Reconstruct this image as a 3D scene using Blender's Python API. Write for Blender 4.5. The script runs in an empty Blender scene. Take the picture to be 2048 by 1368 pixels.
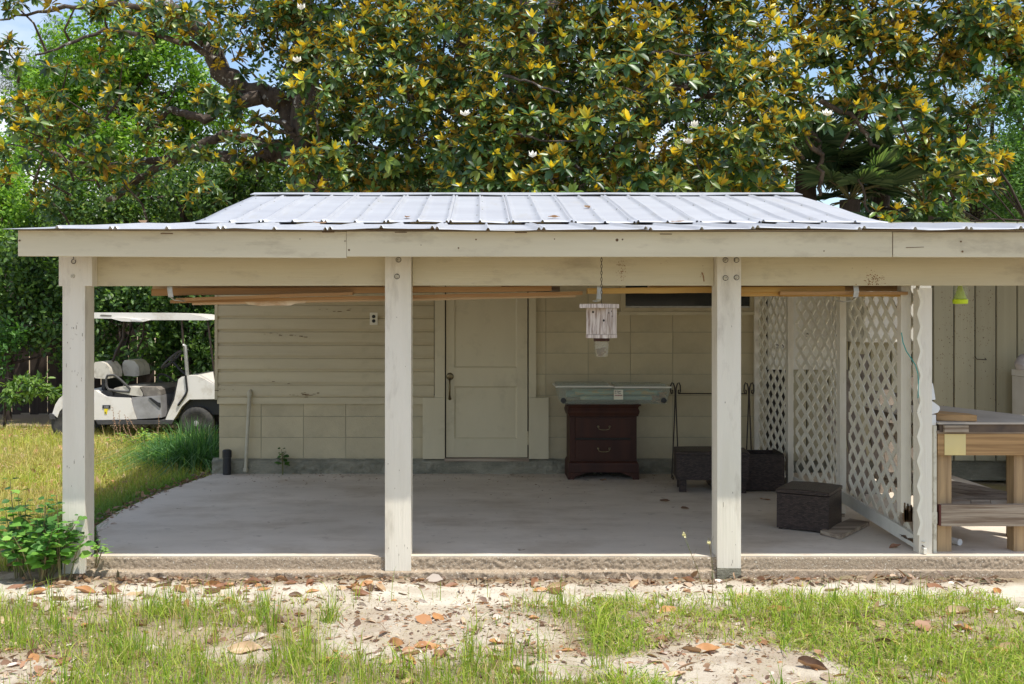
import bpy, bmesh, math, random
import numpy as np
from mathutils import Vector, Matrix, Euler
random.seed(7)
RNG = np.random.default_rng(7)
SC = bpy.context.scene
COL = SC.collection
R = math.radians

# ------------------------------------------------------------------ camera
F = 2080.0; CX = 960.0; CY = 637.0; EYE = 1.47
cam_d = bpy.data.cameras.new('camera'); cam = bpy.data.objects.new('camera', cam_d); COL.objects.link(cam)
cam.location = (0, 0, EYE); cam.rotation_euler = (R(90), 0, 0)
cam_d.sensor_width = 36.0; cam_d.lens = 36.0 * F / 2048.0
cam_d.shift_x = (1024 - CX) / 2048.0; cam_d.shift_y = (CY - 684) / 2048.0
cam_d.clip_start = 0.05; cam_d.clip_end = 3000
SC.camera = cam
# ------------------------------------------------------------------ light
SUN_DIR = Vector((0.30, -0.27, 1.0)).normalized()      # towards the sun
elev = math.asin(SUN_DIR.z); azim = math.atan2(SUN_DIR.x, SUN_DIR.y)
w = bpy.data.worlds.new('World'); SC.world = w; w.use_nodes = True
nt = w.node_tree; nt.nodes.clear()
out = nt.nodes.new('ShaderNodeOutputWorld'); bg = nt.nodes.new('ShaderNodeBackground')
sky = nt.nodes.new('ShaderNodeTexSky'); sky.sky_type = 'NISHITA'; sky.sun_disc = False
sky.sun_elevation = elev; sky.sun_rotation = azim; sky.dust_density = 0.6; sky.ozone_density = 1.4
bg.inputs['Strength'].default_value = 0.15
tc = nt.nodes.new('ShaderNodeTexCoord'); mp = nt.nodes.new('ShaderNodeMapping'); mp.inputs['Scale'].default_value = (1, 1, 2.2)
mp.inputs['Location'].default_value = (0.35, 0.1, 0.2)
nz = nt.nodes.new('ShaderNodeTexNoise'); nz.inputs['Scale'].default_value = 3.2; nz.inputs['Detail'].default_value = 8
rp = nt.nodes.new('ShaderNodeValToRGB'); rp.color_ramp.elements[0].position = 0.47; rp.color_ramp.elements[1].position = 0.66
mx = nt.nodes.new('ShaderNodeMixRGB'); mx.inputs['Color2'].default_value = (6.2, 6.3, 6.9, 1)
L = nt.links
L.new(tc.outputs['Generated'], mp.inputs['Vector']); L.new(mp.outputs[0], nz.inputs['Vector']); L.new(nz.outputs['Fac'], rp.inputs['Fac'])
L.new(rp.outputs['Color'], mx.inputs['Fac']); L.new(sky.outputs[0], mx.inputs['Color1']); L.new(mx.outputs[0], bg.inputs['Color']); L.new(bg.outputs[0], out.inputs['Surface'])
sd = bpy.data.lights.new('sun', 'SUN'); sd.energy = 4.0; sd.angle = R(0.5); sd.color = (1.0, 0.955, 0.88)
so = bpy.data.objects.new('sun', sd); COL.objects.link(so); so.location = (3, -3, 12)
so.rotation_euler = SUN_DIR.to_track_quat('Z', 'Y').to_euler()
SC.view_settings.view_transform = 'Standard'; SC.view_settings.look = 'None'
SC.view_settings.exposure = 0.46; SC.view_settings.gamma = 1.0; SC.view_settings.use_curve_mapping = False
SC.cycles.max_bounces = 8; SC.cycles.diffuse_bounces = 5; SC.cycles.transparent_max_bounces = 12

# ------------------------------------------------------------------ helpers
def at(px, py, Y):                        # a point of the place measured in the photograph, at depth Y
    return Vector(((px - CX) * Y / F, Y, EYE - (py - CY) * Y / F))
def tag(o, label=None, cat=None, group=None, kind=None):
    if label: o['label'] = label
    if cat: o['category'] = cat
    if group: o['group'] = group
    if kind: o['kind'] = kind
    return o
ORG = {}
def thing(name, label, cat, loc, group=None):
    o = bpy.data.objects.new(name, None); COL.objects.link(o); o.location = loc; o.empty_display_size = .1
    ORG[o.name] = Vector(loc); return tag(o, label, cat, group)
def link(name, me, parent=None, loc=None):
    o = bpy.data.objects.new(name, me); COL.objects.link(o)
    if parent is not None: o.parent = parent
    if loc is not None: o.location = loc
    return o
class MB:
    def __init__(s): s.bm = bmesh.new()
    def box(s, x0, x1, y0, y1, z0, z1):
        if x0 > x1: x0, x1 = x1, x0
        if y0 > y1: y0, y1 = y1, y0
        if z0 > z1: z0, z1 = z1, z0
        v = [s.bm.verts.new(c) for c in ((x0,y0,z0),(x1,y0,z0),(x1,y1,z0),(x0,y1,z0),(x0,y0,z1),(x1,y0,z1),(x1,y1,z1),(x0,y1,z1))]
        for f in ((0,3,2,1),(4,5,6,7),(0,1,5,4),(1,2,6,5),(2,3,7,6),(3,0,4,7)): s.bm.faces.new([v[i] for i in f])
        return s
    def hexa(s, c):                       # eight corners, bottom four then top four, counter-clockwise from above
        v = [s.bm.verts.new(p) for p in c]
        for f in ((0,3,2,1),(4,5,6,7),(0,1,5,4),(1,2,6,5),(2,3,7,6),(3,0,4,7)): s.bm.faces.new([v[i] for i in f])
        return s
    def prism(s, pts, vec):               # a polygon pushed along vec
        vec = Vector(vec); a = [s.bm.verts.new(p) for p in pts]; b = [s.bm.verts.new(Vector(p) + vec) for p in pts]
        n = len(pts)
        s.bm.faces.new(a); s.bm.faces.new(b[::-1])
        for i in range(n): s.bm.faces.new((a[i], b[i], b[(i+1) % n], a[(i+1) % n]))
        return s
    def tube(s, pts, rad, n=8, cap=True):
        pts = [Vector(p) for p in pts]
        if not hasattr(rad, '__len__'): rad = [rad] * len(pts)
        rings = []; up = None
        for i, p in enumerate(pts):
            d = (pts[min(i+1, len(pts)-1)] - pts[max(i-1, 0)]).normalized()
            if up is None: up = d.orthogonal().normalized()
            up = (up - d * up.dot(d)).normalized(); sd = d.cross(up)
            rings.append([s.bm.verts.new(p + (up * math.cos(2*math.pi*k/n) + sd * math.sin(2*math.pi*k/n)) * rad[i]) for k in range(n)])
        for a, b in zip(rings, rings[1:]):
            for k in range(n): s.bm.faces.new((a[k], a[(k+1) % n], b[(k+1) % n], b[k]))
        if cap:
            s.bm.faces.new(rings[0][::-1]); s.bm.faces.new(rings[-1])
        return s
    def lathe(s, prof, c, axis='Z', n=20):
        c = Vector(c); rings = []
        for r, h in prof:
            ring = []
            for k in range(n):
                a = 2*math.pi*k/n; u, v = r*math.cos(a), r*math.sin(a)
                p = (u, v, h) if axis == 'Z' else ((v, h, u) if axis == 'Y' else (h, u, v))
                ring.append(s.bm.verts.new(c + Vector(p)))
            rings.append(ring)
        for a, b in zip(rings, rings[1:]):
            for k in range(n): s.bm.faces.new((a[k], a[(k+1) % n], b[(k+1) % n], b[k]))
        s.bm.faces.new(rings[0][::-1]); s.bm.faces.new(rings[-1]); return s
    def jitter(s, amt, seed=0):
        rr = random.Random(seed)
        for v in s.bm.verts: v.co += Vector((rr.uniform(-amt, amt), rr.uniform(-amt, amt), rr.uniform(-amt, amt)))
        return s
    def cut(s, n):
        bmesh.ops.subdivide_edges(s.bm, edges=s.bm.edges[:], cuts=n, use_grid_fill=True); return s
    def mesh(s, name, mat, bev=0, smooth=False, seg=1, off=None, keep=False):
        if bev:
            es = [e for e in s.bm.edges if len(e.link_faces) == 2 and e.calc_face_angle(0) > R(25)]
            bmesh.ops.bevel(s.bm, geom=es, offset=bev, segments=seg, affect='EDGES', clamp_overlap=True)
        bmesh.ops.recalc_face_normals(s.bm, faces=s.bm.faces[:])
        if off is not None: bmesh.ops.translate(s.bm, verts=s.bm.verts[:], vec=-Vector(off))
        me = bpy.data.meshes.new(name); s.bm.to_mesh(me); s.bm.free()
        if mat: me.materials.append(mat)
        if smooth:
            me.polygons.foreach_set('use_smooth', [True] * len(me.polygons))
            try: me.set_sharp_from_angle(angle=R(40))
            except Exception: pass
        return me
    def build(s, name, mat, parent=None, bev=0, smooth=False, seg=1):
        off = ORG.get(parent.name, Vector()) if parent is not None else Vector()
        o = link(name, s.mesh(name, mat, bev, smooth, seg, off), parent)
        ORG[o.name] = off.copy(); return o
def box(name, m, parent, x0, x1, y0, y1, z0, z1, bev=0.003): return MB().box(x0,x1,y0,y1,z0,z1).build(name, m, parent, bev)
def arr_mesh(name, V, faces, mat, col=None, smooth=False):
    """V (n,3); faces = list of (k, idx (m,k)) arrays"""
    me = bpy.data.meshes.new(name); V = np.asarray(V, dtype=np.float32)
    me.vertices.add(len(V)); me.vertices.foreach_set('co', V.ravel())
    idx = np.concatenate([f.ravel() for f in faces]).astype(np.int32)
    cnt = np.concatenate([np.full(len(f), f.shape[1]) for f in faces]).astype(np.int32)
    st = np.concatenate([[0], np.cumsum(cnt)[:-1]]).astype(np.int32)
    me.loops.add(len(idx)); me.loops.foreach_set('vertex_index', idx)
    me.polygons.add(len(cnt)); me.polygons.foreach_set('loop_start', st)
    if smooth: me.polygons.foreach_set('use_smooth', np.ones(len(cnt), dtype=bool))
    me.update(calc_edges=True)
    if col is not None:
        a = me.color_attributes.new('tint', 'FLOAT_COLOR', 'POINT')
        c = np.ones((len(V), 4), dtype=np.float32); c[:, :3] = col; a.data.foreach_set('color', c.ravel())
    if mat: me.materials.append(mat)
    return me
def nrm(a): return a / np.maximum(np.linalg.norm(a, axis=-1, keepdims=True), 1e-9)
def hash2(i, j, s=0):
    v = np.sin(i * 127.1 + j * 311.7 + s * 74.7) * 43758.5453
    return v - np.floor(v)
def vnoise(x, y, s=0):
    x = np.asarray(x, float); y = np.asarray(y, float)
    i = np.floor(x); j = np.floor(y); u = x - i; v = y - j; u = u*u*(3-2*u); v = v*v*(3-2*v)
    return (hash2(i,j,s)*(1-u)+hash2(i+1,j,s)*u)*(1-v) + (hash2(i,j+1,s)*(1-u)+hash2(i+1,j+1,s)*u)*v
def fbm(x, y, s=0, o=4):
    t = 0; a = .5; f = 1
    for k in range(o): t = t + a * vnoise(x*f, y*f, s+k); a *= .5; f *= 2.03
    return t / (1 - .5**o)
def sm(a, b, x): t = np.clip((np.asarray(x, float) - a) / (b - a), 0, 1); return t*t*(3-2*t)

# ------------------------------------------------------------------ materials
def mat(name, col, rough=.6, col2=None, scale=4, stretch=(1,1,1), lo=.35, hi=.7, bump=0, bscale=60, bstretch=None, metal=0,
        speck=None, sscale=20, sth=.68, spec=.4, bdist=.004, trans=0, detail=6, rnd=0.0):
    m = bpy.data.materials.new(name); m.use_nodes = True; n = m.node_tree.nodes; l = m.node_tree.links
    b = n['Principled BSDF']; b.inputs['Roughness'].default_value = rough; b.inputs['Metallic'].default_value = metal
    b.inputs['Specular IOR Level'].default_value = spec
    b.inputs['Base Color'].default_value = (*col, 1)
    if trans: b.inputs['Transmission Weight'].default_value = trans
    tc = n.new('ShaderNodeTexCoord'); oi = n.new('ShaderNodeObjectInfo'); add = n.new('ShaderNodeVectorMath'); add.operation = 'ADD'
    mul = n.new('ShaderNodeMath'); mul.operation = 'MULTIPLY'; mul.inputs[1].default_value = 37.0
    l.new(oi.outputs['Random'], mul.inputs[0]); l.new(tc.outputs['Object'], add.inputs[0]); l.new(mul.outputs[0], add.inputs[1])
    def noise(sc, st, det=6, ro=.6):
        mp = n.new('ShaderNodeMapping'); mp.inputs['Scale'].default_value = st
        nz = n.new('ShaderNodeTexNoise'); nz.inputs['Scale'].default_value = sc; nz.inputs['Detail'].default_value = det; nz.inputs['Roughness'].default_value = ro
        l.new(add.outputs[0], mp.inputs['Vector']); l.new(mp.outputs[0], nz.inputs['Vector']); return nz.outputs['Fac']
    def ramp(f, a, bb):
        r = n.new('ShaderNodeMapRange'); r.inputs['From Min'].default_value = a; r.inputs['From Max'].default_value = bb; r.clamp = True
        l.new(f, r.inputs['Value']); return r.outputs[0]
    cur = None
    if col2 is not None:
        mixn = n.new('ShaderNodeMixRGB'); mixn.inputs['Color1'].default_value = (*col, 1); mixn.inputs['Color2'].default_value = (*col2, 1)
        l.new(ramp(noise(scale, stretch, detail), lo, hi), mixn.inputs['Fac']); cur = mixn.outputs[0]
    if speck is not None:
        m2 = n.new('ShaderNodeMixRGB'); m2.inputs['Color2'].default_value = (*speck, 1)
        if cur: l.new(cur, m2.inputs['Color1'])
        else: m2.inputs['Color1'].default_value = (*col, 1)
        l.new(ramp(noise(sscale, stretch if False else (1,1,1), 3, .7), sth, sth + .04), m2.inputs['Fac']); cur = m2.outputs[0]
    if rnd and (cur is not None):
        hs = n.new('ShaderNodeHueSaturation'); l.new(cur, hs.inputs['Color'])
        mr = n.new('ShaderNodeMapRange'); mr.inputs['To Min'].default_value = 1 - rnd; mr.inputs['To Max'].default_value = 1 + rnd
        l.new(oi.outputs['Random'], mr.inputs['Value']); l.new(mr.outputs[0], hs.inputs['Value']); cur = hs.outputs[0]
    if cur: l.new(cur, b.inputs['Base Color'])
    if bump:
        bp = n.new('ShaderNodeBump'); bp.inputs['Strength'].default_value = bump; bp.inputs['Distance'].default_value = bdist
        l.new(noise(bscale, bstretch or stretch, 5, .65), bp.inputs['Height']); l.new(bp.outputs[0], b.inputs['Normal'])
    return m
def leafmat(name, under=None, under_fac=1.0, rough=.4, spec=.5, tr=.3, tcol=(1.3,1.35,.7)):
    """leaf colour from the mesh's own tint; the underside has its own colour"""
    m = bpy.data.materials.new(name); m.use_nodes = True; n = m.node_tree.nodes; l = m.node_tree.links
    b = n['Principled BSDF']; b.inputs['Roughness'].default_value = rough; b.inputs['Specular IOR Level'].default_value = spec
    at_ = n.new('ShaderNodeAttribute'); at_.attribute_name = 'tint'; cur = at_.outputs['Color']
    if under is not None:
        g = n.new('ShaderNodeNewGeometry'); mixn = n.new('ShaderNodeMixRGB'); mixn.inputs['Color2'].default_value = (*under, 1)
        ml = n.new('ShaderNodeMath'); ml.operation = 'MULTIPLY'; ml.inputs[1].default_value = under_fac
        l.new(g.outputs['Backfacing'], ml.inputs[0]); l.new(ml.outputs[0], mixn.inputs['Fac']); l.new(cur, mixn.inputs['Color1']); cur = mixn.outputs[0]
    l.new(cur, b.inputs['Base Color'])
    t = n.new('ShaderNodeBsdfTranslucent'); mc = n.new('ShaderNodeMixRGB'); mc.blend_type = 'MULTIPLY'; mc.inputs['Fac'].default_value = 1
    mc.inputs['Color2'].default_value = (*tcol, 1); l.new(cur, mc.inputs['Color1']); l.new(mc.outputs[0], t.inputs['Color'])
    ms = n.new('ShaderNodeMixShader'); ms.inputs['Fac'].default_value = tr
    l.new(b.outputs[0], ms.inputs[1]); l.new(t.outputs[0], ms.inputs[2]); l.new(ms.outputs[0], n['Material Output'].inputs['Surface'])
    return m
M = {}
M['trim_h'] = mat('painted_wood_horizontal', (.68,.61,.43), .55, (.57,.505,.35), 2.5, (.25,3,3), .35, .75, .35, 30, (.12,4,4), speck=(.26,.19,.12), sscale=9, sth=.77)
M['trim_v'] = mat('painted_post', (.78,.73,.62), .5, (.66,.61,.50), 3, (3,3,.3), .45, .85, .7, 26, (4,4,.15), speck=(.28,.24,.2), sscale=22, sth=.76)
M['wall'] = mat('painted_siding', (.57,.49,.315), .5, (.47,.40,.26), 3, (.3,2,2), .35, .75, .5, 22, (.15,3,3), speck=(.22,.19,.13), sscale=14, sth=.75, rnd=.035)
M['wall_taupe'] = mat('taupe_boarding', (.42,.385,.26), .55, (.34,.31,.205), 3, (3,3,.3), .35, .75, .5, 22, (3,3,.15), speck=(.22,.17,.12), sscale=26, sth=.70, rnd=.04)
M['block'] = mat('painted_block', (.56,.48,.305), .55, (.47,.40,.255), 3, (1,1,1), .35, .7, .6, 130, (1,1,1), rnd=.04, bdist=.003)
M['mortar'] = mat('painted_mortar', (.40,.36,.25), .7, (.3,.27,.18), 8)
M['door'] = mat('painted_door', (.61,.54,.365), .42, (.53,.465,.31), 2, (1,1,.4), .4, .8, .2, 60, (1,1,.3), speck=(.25,.2,.13), sscale=24, sth=.76)
M['white'] = mat('white_paint_worn', (.72,.70,.62), .5, (.6,.57,.47), 6, (1,1,.4), .4, .75, .3, 60, (1,1,.3), speck=(.35,.26,.15), sscale=12, sth=.74)
M['lattice'] = mat('lattice_paint', (.80,.76,.64), .55, (.72,.67,.54), 7, (1,1,1), .45, .75, .2, 60, rnd=.05)
M['rotten'] = mat('rotten_wood', (.20,.12,.06), .9, (.08,.05,.03), 20, (1,1,.3), bump=.8)
M['footing'] = mat('rough_footing', (.36,.335,.25), .85, (.20,.195,.145), 7, (.6,1,1.5), .35, .65, 1, 55, bdist=.02, speck=(.45,.4,.3), sscale=45, sth=.66)
M['slab'] = mat('concrete_floor', (.72,.635,.52), .7, (.54,.47,.375), 1.3, (.6,1.3,1), .35, .75, .25, 90, (1,1,1), speck=(.22,.16,.1), sscale=5, sth=.71)
def add_stain(m, col, sc, lo, hi, fac, st=(1,1,1)):
    n = m.node_tree.nodes; l = m.node_tree.links; b = n['Principled BSDF']; src = b.inputs['Base Color'].links[0].from_socket
    tc = n.new('ShaderNodeTexCoord'); mp = n.new('ShaderNodeMapping'); mp.inputs['Scale'].default_value = st; nz = n.new('ShaderNodeTexNoise'); nz.inputs['Scale'].default_value = sc; nz.inputs['Detail'].default_value = 9; nz.inputs['Roughness'].default_value = .68
    mr = n.new('ShaderNodeMapRange'); mr.inputs['From Min'].default_value = lo; mr.inputs['From Max'].default_value = hi; mr.inputs['To Max'].default_value = fac; mx = n.new('ShaderNodeMixRGB'); mx.inputs['Color2'].default_value = (*col, 1)
    l.new(tc.outputs['Object'], mp.inputs['Vector']); l.new(mp.outputs[0], nz.inputs['Vector']); l.new(nz.outputs['Fac'], mr.inputs['Value']); l.new(mr.outputs[0], mx.inputs['Fac']); l.new(src, mx.inputs['Color1']); l.new(mx.outputs[0], b.inputs['Base Color'])
M['aggregate'] = mat('aggregate_edge', (.44,.35,.25), .9, (.24,.18,.12), 60, (1,1,1), .40, .66, .8, 70, bdist=.008, speck=(.62,.55,.44), sscale=60, sth=.6)
M['metal_roof'] = mat('galvanised_roof', (.47,.485,.51), .5, (.39,.40,.43), 2.2, (.5,1.6,1), .3, .75, .05, 8, metal=.25, spec=.5)
M['metal'] = mat('galvanised_steel', (.5,.5,.47), .45, (.32,.31,.28), 20, metal=.7)
M['bolt'] = mat('painted_bolt', (.62,.58,.48), .5, (.2,.17,.12), 120, lo=.5, hi=.62)
M['dark'] = mat('dark_gap', (.03,.025,.02), .8)
M['iron'] = mat('black_iron', (.025,.022,.02), .55, (.06,.035,.02), 30)
M['cherry'] = mat('dark_cherry_wood', (.062,.020,.010), .5, (.032,.011,.007), 3, (3,1,.4), .3, .7, .1, 60, (1,1,.2), spec=.25)
M['brass'] = mat('aged_brass', (.28,.22,.12), .35, (.12,.1,.06), 60, metal=.9)
M['glass_dark'] = mat('dark_window_glass', (.015,.017,.015), .15, spec=.6)
M['black'] = mat('black_plastic', (.02,.02,.022), .45)
M['cartblack'] = mat('faded_black_plastic', (.045,.045,.047), .6, (.09,.085,.08), 10)
M['cartwhite'] = mat('cart_white', (.80,.76,.70), .3, (.70,.66,.58), 3, lo=.45, hi=.8, spec=.5)
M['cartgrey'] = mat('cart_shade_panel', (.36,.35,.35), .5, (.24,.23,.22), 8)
M['vinyl'] = mat('dirty_vinyl', (.60,.56,.48), .5, (.22,.19,.15), 9, (1,1,1), .5, .8)
M['vinyl2'] = mat('mouldy_vinyl', (.17,.15,.13), .6, (.4,.36,.3), 9, (1,1,1), .5, .85)
M['rubber'] = mat('tyre_rubber', (.03,.03,.03), .8, (.08,.075,.065), 12)
M['cedar'] = mat('orange_brown_board', (.44,.25,.10), .6, (.32,.165,.06), 5, (.2,3,6), .3, .7, .3, 20, (.1,3,6))
M['pine'] = mat('yellow_pine_board', (.58,.36,.10), .55, (.42,.22,.05), 5, (.2,3,6), .3, .7, .3, 20, (.1,3,6), speck=(.15,.06,.02), sscale=3.5, sth=.74)
M['palewood'] = mat('pale_raw_board', (.66,.50,.33), .65, (.55,.38,.22), 5, (.3,3,6), .3, .7, .3, 20, (.2,3,6))
M['flake'] = mat('flaking_board_face', (.72,.62,.47), .8, (.55,.40,.26), 12, (.6,1,1), .4, .6, 1, 30)
M['bench_wood'] = mat('treated_pine', (.45,.27,.115), .6, (.25,.14,.055), 5, (.2,3,8), .42, .64, .4, 24, (.12,3,5), rnd=.1)
M['bench_wood_v'] = mat('treated_pine_upright', (.40,.27,.14), .6, (.24,.155,.08), 5, (6,6,.25), .42, .66, .4, 24, (4,4,.12), rnd=.1)
M['greywood'] = mat('weathered_grey_wood', (.38,.31,.23), .8, (.17,.12,.08), 5, (.25,3,7), .42, .62, .6, 24, (.15,3,5), rnd=.15)
M['greywood_v'] = mat('weathered_grey_wood_upright', (.22,.18,.14), .8, (.11,.085,.06), 4, (4,4,.3), .3, .7, .6, 24, (4,4,.15), rnd=.25)
M['bench_top'] = mat('scuffed_worktop', (.50,.45,.38), .6, (.38,.33,.27), 5, (1,.6,1), .3, .7, .2, 60)
M['worktop_edge'] = mat('worktop_edge', (.13,.09,.06), .6, (.07,.05,.04), 10)
M['yellow'] = mat('old_yellow_paint', (.72,.58,.25), .6, (.66,.55,.28), 5, speck=(.14,.08,.04), sscale=24, sth=.72)
M['redwood'] = mat('red_brown_cut_end', (.13,.04,.03), .7)
M['pvc'] = mat('white_pvc', (.78,.78,.76), .35, (.66,.65,.6), 6, lo=.5, hi=.8)
M['dirtypvc'] = mat('dirty_cream_plastic', (.66,.62,.50), .5, (.35,.3,.2), 14, lo=.5, hi=.75)
M['trapgreen'] = mat('bright_green_plastic', (.62,.80,.02), .35)
M['hose'] = mat('teal_cord', (.02,.30,.27), .45)
M['birdwood'] = mat('weathered_pinkish_wood', (.62,.55,.49), .85, (.28,.21,.17), 16, (5,5,.5), .42, .62, .5, 30, (4,4,.3))
M['appliance'] = mat('white_enamel', (.72,.71,.69), .35, (.62,.6,.56), 4)
M['cloth'] = mat('grey_cloth', (.50,.46,.44), .9, (.38,.34,.32), 10, bump=.4, bscale=30)
M['bark'] = mat('magnolia_bark', (.13,.10,.075), .9, (.045,.034,.026), 9, (1,1,.6), .35, .65, 1, 30, bdist=.02, speck=(.42,.41,.37), sscale=7, sth=.6)
M['barkdark'] = mat('dark_bark', (.09,.065,.05), .9, (.04,.03,.022), 7, (2,2,.4), .35, .65, 1, 25, bdist=.02)
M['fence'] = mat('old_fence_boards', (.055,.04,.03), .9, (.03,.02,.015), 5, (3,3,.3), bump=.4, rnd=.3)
M['pipe'] = mat('painted_conduit', (.50,.46,.34), .5, (.40,.36,.26), 10)
M['outlet'] = mat('cream_outlet', (.74,.70,.56), .4)
M['stem'] = mat('plant_stem', (.14,.17,.05), .7, (.2,.12,.07), 20)
M['petal'] = mat('magnolia_petal', (.86,.83,.74), .5, (.78,.68,.5), 10, lo=.55, hi=.8)
M['stickery'] = mat('yellow_sticker', (.85,.68,.03), .5)
M['print'] = mat('dark_print', (.05,.04,.04), .6)
M['printlight'] = mat('pale_print', (.30,.30,.30), .6)
M['printred'] = mat('maroon_print', (.22,.03,.04), .6)
M['wrapA'] = mat('green_patterned_paper', (.34,.44,.33), .5, (.55,.42,.20), 18, (.5,1,2), .52, .6)
M['wrapB'] = mat('teal_patterned_paper', (.30,.40,.34), .5, (.48,.50,.34), 22, (.5,1,2), .52, .62)
M['wrapC'] = mat('crumpled_tan_paper', (.60,.45,.28), .7, (.40,.25,.15), 20, bump=.8)
M['lid'] = mat('cream_plastic_lid', (.72,.70,.60), .4)
def weave_mat(name, c1, c2, sx, sz):
    m = mat(name, c1, .45, spec=.5); n = m.node_tree.nodes; l = m.node_tree.links; b = n['Principled BSDF']
    tc = n.new('ShaderNodeTexCoord'); mp = n.new('ShaderNodeMapping'); l.new(tc.outputs['UV'], mp.inputs['Vector']); mp.inputs['Scale'].default_value = (sx, sz, 1)
    br = n.new('ShaderNodeTexBrick'); l.new(mp.outputs[0], br.inputs['Vector']); br.inputs['Scale'].default_value = 1
    br.inputs['Color1'].default_value = (*c1, 1); br.inputs['Color2'].default_value = (*c2, 1); br.inputs['Mortar'].default_value = (.006, .005, .004, 1)
    br.inputs['Mortar Size'].default_value = .09; br.inputs['Mortar Smooth'].default_value = .6; br.inputs['Brick Width'].default_value = 1.6; br.inputs['Row Height'].default_value = .5
    l.new(br.outputs['Color'], b.inputs['Base Color']); bp = n.new('ShaderNodeBump'); bp.inputs['Strength'].default_value = 1; bp.inputs['Distance'].default_value = .006
    iv = n.new('ShaderNodeMath'); iv.operation = 'SUBTRACT'; iv.inputs[0].default_value = 1; l.new(br.outputs['Fac'], iv.inputs[1]); l.new(iv.outputs[0], bp.inputs['Height']); l.new(bp.outputs[0], b.inputs['Normal'])
    return m
M['weave'] = weave_mat('dark_wicker', (.032,.019,.015), (.095,.062,.050), 75, 60)
def clear_mat(name, col, alpha):
    m = bpy.data.materials.new(name); m.use_nodes = True; n = m.node_tree.nodes; l = m.node_tree.links; b = n['Principled BSDF']
    b.inputs['Base Color'].default_value = (*col, 1); b.inputs['Roughness'].default_value = .2
    t = n.new('ShaderNodeBsdfTransparent'); t.inputs['Color'].default_value = (.95,.97,.95,1); ms = n.new('ShaderNodeMixShader'); ms.inputs['Fac'].default_value = alpha
    l.new(t.outputs[0], ms.inputs[1]); l.new(b.outputs[0], ms.inputs[2]); l.new(ms.outputs[0], n['Material Output'].inputs['Surface']); return m
M['clear'] = clear_mat('clear_plastic', (.58,.62,.54), .28)
M['jar'] = clear_mat('cloudy_jar', (.50,.46,.36), .30)
M['magleaf'] = leafmat('magnolia_leaf', (.54,.27,.045), .55, .36, .5, .32, (1.5,1.6,.30))
M['leaf'] = leafmat('green_leaf', None, 0, .45, .4, .34, (1.35,1.5,.5))
M['grass'] = leafmat('grass_blade', None, 0, .6, .2, .35, (1.3,1.4,.5))
M['deadleaf'] = leafmat('fallen_leaf', (.42,.27,.16), .7, .5, .4, .12, (1.3,1,.6))

add_stain(M['slab'], (.34,.25,.155), 1.3, .48, .70, .55, (1,1.6,1)); add_stain(M['slab'], (.20,.15,.10), 9, .60, .72, .6)
add_stain(M['trim_h'], (.36,.30,.20), 3.5, .54, .74, .7, (.7,1,2)); add_stain(M['trim_v'], (.42,.37,.29), 2.6, .55, .75, .7, (3,3,.8)); add_stain(M['trim_v'], (.30,.26,.2), 40, .68, .72, .8, (1,1,.15))
add_stain(M['wall'], (.33,.285,.18), 2.2, .52, .72, .6); add_stain(M['block'], (.34,.29,.185), 2.2, .52, .72, .6); add_stain(M['door'], (.36,.31,.20), 3, .55, .75, .6)
add_stain(M['cartwhite'], (.45,.38,.28), 5, .52, .72, .7); add_stain(M['metal_roof'], (.40,.38,.33), 3, .56, .74, .55, (2,.5,1)); add_stain(M['lattice'], (.45,.33,.2), 2.4, .60, .74, .6)

# ================================================================== THE GROUND
GZ = -0.12
BARE = [(-.25, 5.35, .75, .62), (1.15, 4.72, .60, .42), (-2.25, 4.62, .45, .30), (.35, 4.75, .35, .2), (-1.1, 4.95, .25, .15)]
def height(x, y):
    h = GZ + .035 * (fbm(x*1.3, y*1.3, 3) - .5) + .014 * (fbm(x*7, y*7, 5) - .5) + .012 * (fbm(x*26, y*26, 8, 3) - .5) * (y < 7)
    near = sm(6.10, 6.30, y + .16 * (fbm(x*4, y*2, 11) - .5)) * (y < 6.6)
    h = h - .012*sm(6.30,6.40,y)*(y<6.6) + near * (.0 + .06 * (fbm(x*11, y*20, 13) - .45))
    inside = (y > 6.47) & (y < 9.9) & (x > -2.36) & (x < 4.4)
    h = np.where(inside, GZ - .1, h)
    far = sm(16, 40, y); h = h + far * .3 * (fbm(x*.05, y*.05, 4) - .5)
    return h
def grass_density(x, y):
    d = sm(5.98, 5.62, y + .30 * (fbm(x*1.7, y*2.2, 21) - .5) - .10 * np.clip(x, 0, 3) * .6)
    for (bx, by, rx, ry) in BARE:
        q = ((x - bx) / rx) ** 2 + ((y - by) / ry) ** 2 + .9 * (fbm(x*4, y*4, 33) - .5)
        d = d * sm(.45, 1.15, q)
    d = d * (.25 + .75 * sm(.36, .58, fbm(x*3.1, y*3.1, 41)))
    return d
xs = np.concatenate([[-900,-300,-120,-60,-35,-22,-15], np.arange(-12,-3.4,.16), np.arange(-3.4,3.6,.028), np.arange(3.6,9,.2), [10,13,18,25,40,80,200,500,900]])
ys = np.concatenate([[-60,-20,-5,0,2,3,3.6], np.arange(4.1,6.56,.024), np.arange(6.56,11,.09), np.arange(11,19,.2), [20,23,27,33,42,60,100,200,500,1200]])
gx, gy = np.meshgrid(xs, ys); gz = height(gx, gy)
V = np.stack([gx, gy, gz], -1).reshape(-1, 3); nx_, ny_ = len(xs), len(ys)
ii = (np.arange(ny_-1)[:, None] * nx_ + np.arange(nx_-1)[None]).ravel()
FA = np.stack([ii, ii+1, ii+1+nx_, ii+nx_], 1)
x, y = V[:, 0], V[:, 1]
sand = np.array([.64, .585, .48]); dirt = np.array([.37, .30, .20]); litter = np.array([.30, .225, .15]); lawn = np.array([.34, .29, .13]); shade = np.array([.16, .11, .07])
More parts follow.
